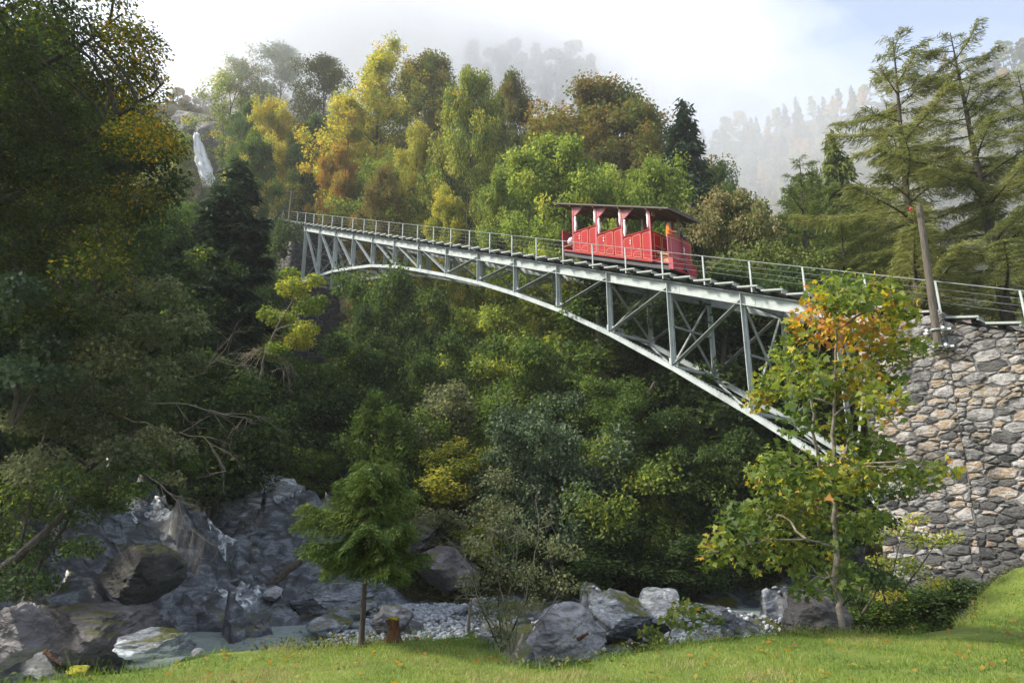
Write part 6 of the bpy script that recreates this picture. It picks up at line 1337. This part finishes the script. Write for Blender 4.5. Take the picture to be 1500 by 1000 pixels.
# gravel bar
n = 3800; base = rock_geo(5, (1, .8, .6), 1, 8, .03); bv, bf = np.array(base[0]), np.array(base[1]); px_ = rg.uniform(-4.2, -1.0, n) + rg.normal(0, .3, n); py_ = rg.uniform(16, 26.5, n); px_[2600:] = rg.uniform(.5, 7.5, n - 2600); py_[2600:] = rg.uniform(12.5, 21, n - 2600)
pz_ = np.maximum(bed_z(px_[None], py_[None])[0], POOL_Z + .12); s = rg.uniform(.08, .30, n) * rg.uniform(.5, 1, n); a = rg.uniform(0, 6.28, n)
V = np.repeat(bv[None], n, 0) * s[:, None, None] * rg.uniform(.7, 1.3, (n, 1, 3)); ca, sa_ = np.cos(a)[:, None], np.sin(a)[:, None]
V = np.stack([V[..., 0] * ca - V[..., 1] * sa_, V[..., 0] * sa_ + V[..., 1] * ca, V[..., 2]], -1) + np.stack([px_, py_, pz_ + .03], -1)[:, None, :]
F = (bf[None] + (np.arange(n) * len(bv))[:, None, None]).reshape(-1, 3)
tag(link('gravel', npmesh('gravel', V.reshape(-1, 3), F), M['pebble']), kind='stuff')
def log(name, label, cat, pts, rad, mat, seed=0, k=10):
    rg2 = np.random.default_rng(seed); P = np.array(pts, float); t = np.linspace(0, len(P) - 1, 14); Q = np.stack([np.interp(t, np.arange(len(P)), P[:, a]) for a in range(3)], 1); Q[1:-1] += rg2.normal(0, rad[0] * .12, (12, 3))
    V, F = tube_geo(Q - P[0], np.linspace(rad[0], rad[1], 14) * rg2.uniform(.88, 1.12, 14), k); V = V + rg2.normal(0, rad[0] * .06, V.shape)
    o = link(name, mesh(name, V, F, False), M[mat]); o.location = tuple(P[0]); return tag(o, label, cat)
log('slanting_log', 'dark slanting log wedged between the rock ledge and the creek cliff', 'log', [un(385, 868, 24), un(412, 843, 25), un(438, 822, 26)], (.17, .13), 'bark', 1)
log('fallen_trunk', 'bare brown fallen trunk slanting down the left bank', 'log', [un(-30, 860, 13), un(30, 812, 13.3), (un(75, 772, 13.6)), un(112, 733, 14)], (.10, .05), 'bark', 2)
log('leaning_trunk', 'dark mossy trunk leaning to the right on the shaded bank under the bridge', 'log', [un(878, 715, 31), un(900, 675, 31.3), un(925, 625, 31.8), un(960, 560, 32.5)], (.20, .10), 'bark', 3)
log('birch_trunk', 'thin white trunk hanging straight below the lower chord of the bridge', 'tree trunk', [un(892, 640, 37), un(884, 580, 37), un(877, 520, 37), un(875, 455, 37)], (.12, .09), 'bark_pale', 4)
log('pale_trunk', 'pale lichen-covered trunk in the dark gorge behind the tall truss panel', 'tree trunk', [un(1056, 640, 36), un(1058, 560, 36), un(1062, 480, 36), un(1064, 430, 36)], (.16, .12), 'bark_pale', 5)
log('tree_snag', 'slim grey trunk beside the pale lichen-covered trunk in the gorge', 'tree trunk', [un(1093, 640, 38), un(1092, 560, 38), un(1090, 470, 38)], (.12, .09), 'bark_pale', 6)
log('driftwood', 'orange broken branch lying on the rocks in the left foreground', 'driftwood', [un(66, 952, 11.0), un(76, 962, 10.9), un(90, 972, 10.8)], (.032, .02), 'rotwood', 7)
log('driftwood', 'split brown plank-like branch lying on the large pale boulder', 'driftwood', [un(828, 945, 11.9), un(845, 937, 11.9), un(862, 927, 11.9)], (.055, .02), 'rotwood', 8)
log('broken_stake', 'pale broken stick standing at the foot of the bare twiggy bush', 'stick', [un(752, 972, 9.6), un(758, 950, 9.65), un(766, 928, 9.7)], (.03, .02), 'twig', 9)
log('broken_stake', 'short brown stick standing left of the bare twiggy bush', 'stick', [un(686, 925, 11.2), un(688, 900, 11.2), un(690, 876, 11.2)], (.03, .02), 'bark_pale', 10)
log('overhanging_root', 'old broken stump on the bank above the undercut', 'stump', [un(822, 752, 29), un(822, 735, 29), un(820, 722, 29)], (.22, .17), 'rotwood', 12)
# rotten stump by the lawn edge
stb = ungr(574, 944, 0.0); st = empty('tree_stump', stb, 'rotten orange-brown stump with a mossy top beside the young spruce', 'stump')
mb = MB(); hs = [0, .05, .10, .16, .24, .32, .38]; rs = [.16, .155, .13, .095, .085, .085, .10]
V, F = tube_geo([(0.02 * math.sin(h * 9), 0, h - .03) for h in hs], rs, 18); V = V * (1 + .18 * fbm(V * 9, 3, 2)[:, None] * np.array([1, 1, 0])); mb.add(V, F); mb.build('trunk', M['rotwood'], st)
V, F = rock_geo(12, (.20, .19, .06), 3, 10, .08); o = link('moss', mesh('moss', V + [0.01, 0, .36], F, True), M['moss'], st)
rock(116, 980, 8.4, 30, .45, 'moss', 'small bright yellow mossy stone at the left end of the lawn', 'stone', 'mossy_stone', seed=4, rough=.1)
# brushwood heaps
def brush(label, u, v, d, L, n, seed):
    rg2 = np.random.default_rng(seed); c = un(u, v, d); c[2] = tz(c[0], c[1]); P = []
    for k in range(n):
        p = rg2.normal(0, 1, 3) * np.array([L * .35, L * .25, .1]) + [0, 0, .3 + .3 * rg2.random()]; dd = np.array([1, .2, -.35]) + rg2.normal(0, .35, 3); q = path(rg2, p - unit(dd) * L * .4, dd, L * rg2.uniform(.5, 1), 3, (0, 0, -.1), .1); P.append((q, np.linspace(.03, .012, 4)))
    V, F = tubes_np(P, 4); o = link('brushwood', npmesh('brushwood', V, F), M['bark']); o.location = tuple(c); tag(o, label, 'brushwood')
brush('heap of grey brushwood lying on the middle of the slope', 582, 668, 35, 2.2, 90, 1)
brush('heap of dark brushwood above the undercut creek bank', 815, 730, 30, 2.0, 80, 2)

# ------------------------------------------------------------------ lawn grass and fallen leaves
n = 210000; x = rg.uniform(-8, 13, n); y = 6.0 + 9.5 * rg.random(n) ** 1.1; keep = (y < edge_y(x) + .25 + .15 * rg.normal(0, 1, n)) & (np.abs(x) < y * .86 + .8); keep2 = fbm2(x, y, 1.1, 4, 91) + rg.normal(0, .12, len(x)) > -.3; kk0 = np.flatnonzero(keep)[keep2[keep]]; x, y = x[kk0], y[kk0]; n = len(x)
tuft = fbm2(x, y, 1.4, 3, 71); z = lawn_z(x, y); edgeb = np.clip(1 - np.abs(y - edge_y(x)) / .6, 0, 1)
hgt = (.025 + .03 * rg.random(n) + .06 * np.clip(tuft, 0, 1)) * (1 + 4.5 * edgeb * rg.random(n) ** 3); A = np.concatenate([rg.normal(0, .45, (n, 2)), np.ones((n, 1))], 1)
V, F, kk = leaf_geo(np.stack([x, y, z], 1), A, np.concatenate([rg.normal(0, 1, (n, 2)), rg.normal(0, .2, (n, 1))], 1), hgt, .009, 'tri')
tag(link('grass', npmesh('grass', V, F, False, np.repeat(np.clip(.47 + .5 * tuft + .45 * fbm2(x, y, .35, 3, 8) + rg.normal(0, .2, n), 0, 1), kk)), ML['grass']), kind='stuff')
n = 9000; x = rg.uniform(-7, 12, n); y = edge_y(x) + rg.normal(0.05, .16, n); ok = fbm2(x, y, .9, 3, 44) + rg.normal(0, .2, n) > 0; x, y = x[ok], y[ok]; n = len(x)
s = rg.uniform(.03, .08, n); V, F, kk = leaf_geo(np.stack([x, y, lawn_z(x, y) + .16 * rg.random(n) ** 2], 1), np.concatenate([rg.normal(0, 1, (n, 2)), rg.uniform(0, 1.2, (n, 1))], 1), np.array([0, 0, 1.0]) + rg.normal(0, .6, (n, 3)), s, s * .5)
tag(link('lawn_edge_weeds', npmesh('lawn_edge_weeds', V, F, False, np.repeat(rg.random(n), kk)), ML['herb']), kind='stuff')
n = 800; x = rg.uniform(-6, 12, n); y = rg.uniform(7, 14.5, n); keep = y < edge_y(x) - .1; x, y = x[keep], y[keep]; n = len(x); s = rg.uniform(.045, .11, n)
V, F, kk = leaf_geo(np.stack([x, y, lawn_z(x, y) + .035], 1), rg.normal(0, 1, (n, 3)) * [1, 1, .2], np.array([0, 0, 1.0]) + rg.normal(0, .4, (n, 3)), s, s * .7)
tag(link('fallen_leaves', npmesh('fallen_leaves', V, F, False, np.repeat(rg.random(n), kk)), ML['orange']), kind='stuff')

# ------------------------------------------------------------------ air: thin haze all round, low cloud hanging on the upper slopes
hb = MB(); hb.hexa([(-1600, -1300, -6), (1600, -1300, -6), (1600, 1600, -6), (-1600, 1600, -6), (-1600, -1300, 480), (1600, -1300, 480), (1600, 1600, 480), (-1600, 1600, 480)])
tag(hb.build('haze', mat_haze('thin_haze', (.93, .95, 1.0), .00045)), kind='stuff')
def bank(c, r, dens, seed):
    bm = bmesh.new(); bmesh.ops.create_icosphere(bm, subdivisions=4, radius=1.0); V = np.array([v.co[:] for v in bm.verts]); F = [tuple(v.index for v in f.verts) for f in bm.faces]; bm.free()
    V = V * (1 + .45 * fbm(V * 1.4 + seed, 3, seed)[:, None]); o = link('haze', mesh('haze', V * np.array(r), F, True), mat_haze('low_cloud', (1.0, 1.0, 1.0), dens, .2)); o.location = c; tag(o, kind='stuff')  # local mist bank of low cloud, sharing the haze box's object name
def soft_bank(c, r, dens, seed):              # nested shells so that the cloud thins out towards its rim
    for q, kf in enumerate((.72, .95, 1.2)): bank(tuple(np.array(c) + np.array([4, 3, 2]) * (q - 1)), tuple(np.array(r) * kf), dens / 3 * 1.05, seed + q * 5)
soft_bank((-45, 168, 118), (105, 58, 46), .0085, 1)
soft_bank((110, 300, 145), (150, 70, 76), .0032, 2)
soft_bank((14, 165, 116), (70, 24, 34), .020, 3)
soft_bank((-35, 116, 101), (34, 21, 25), .030, 4)
soft_bank((-2, 109, 95), (48, 19, 18), .017, 5)
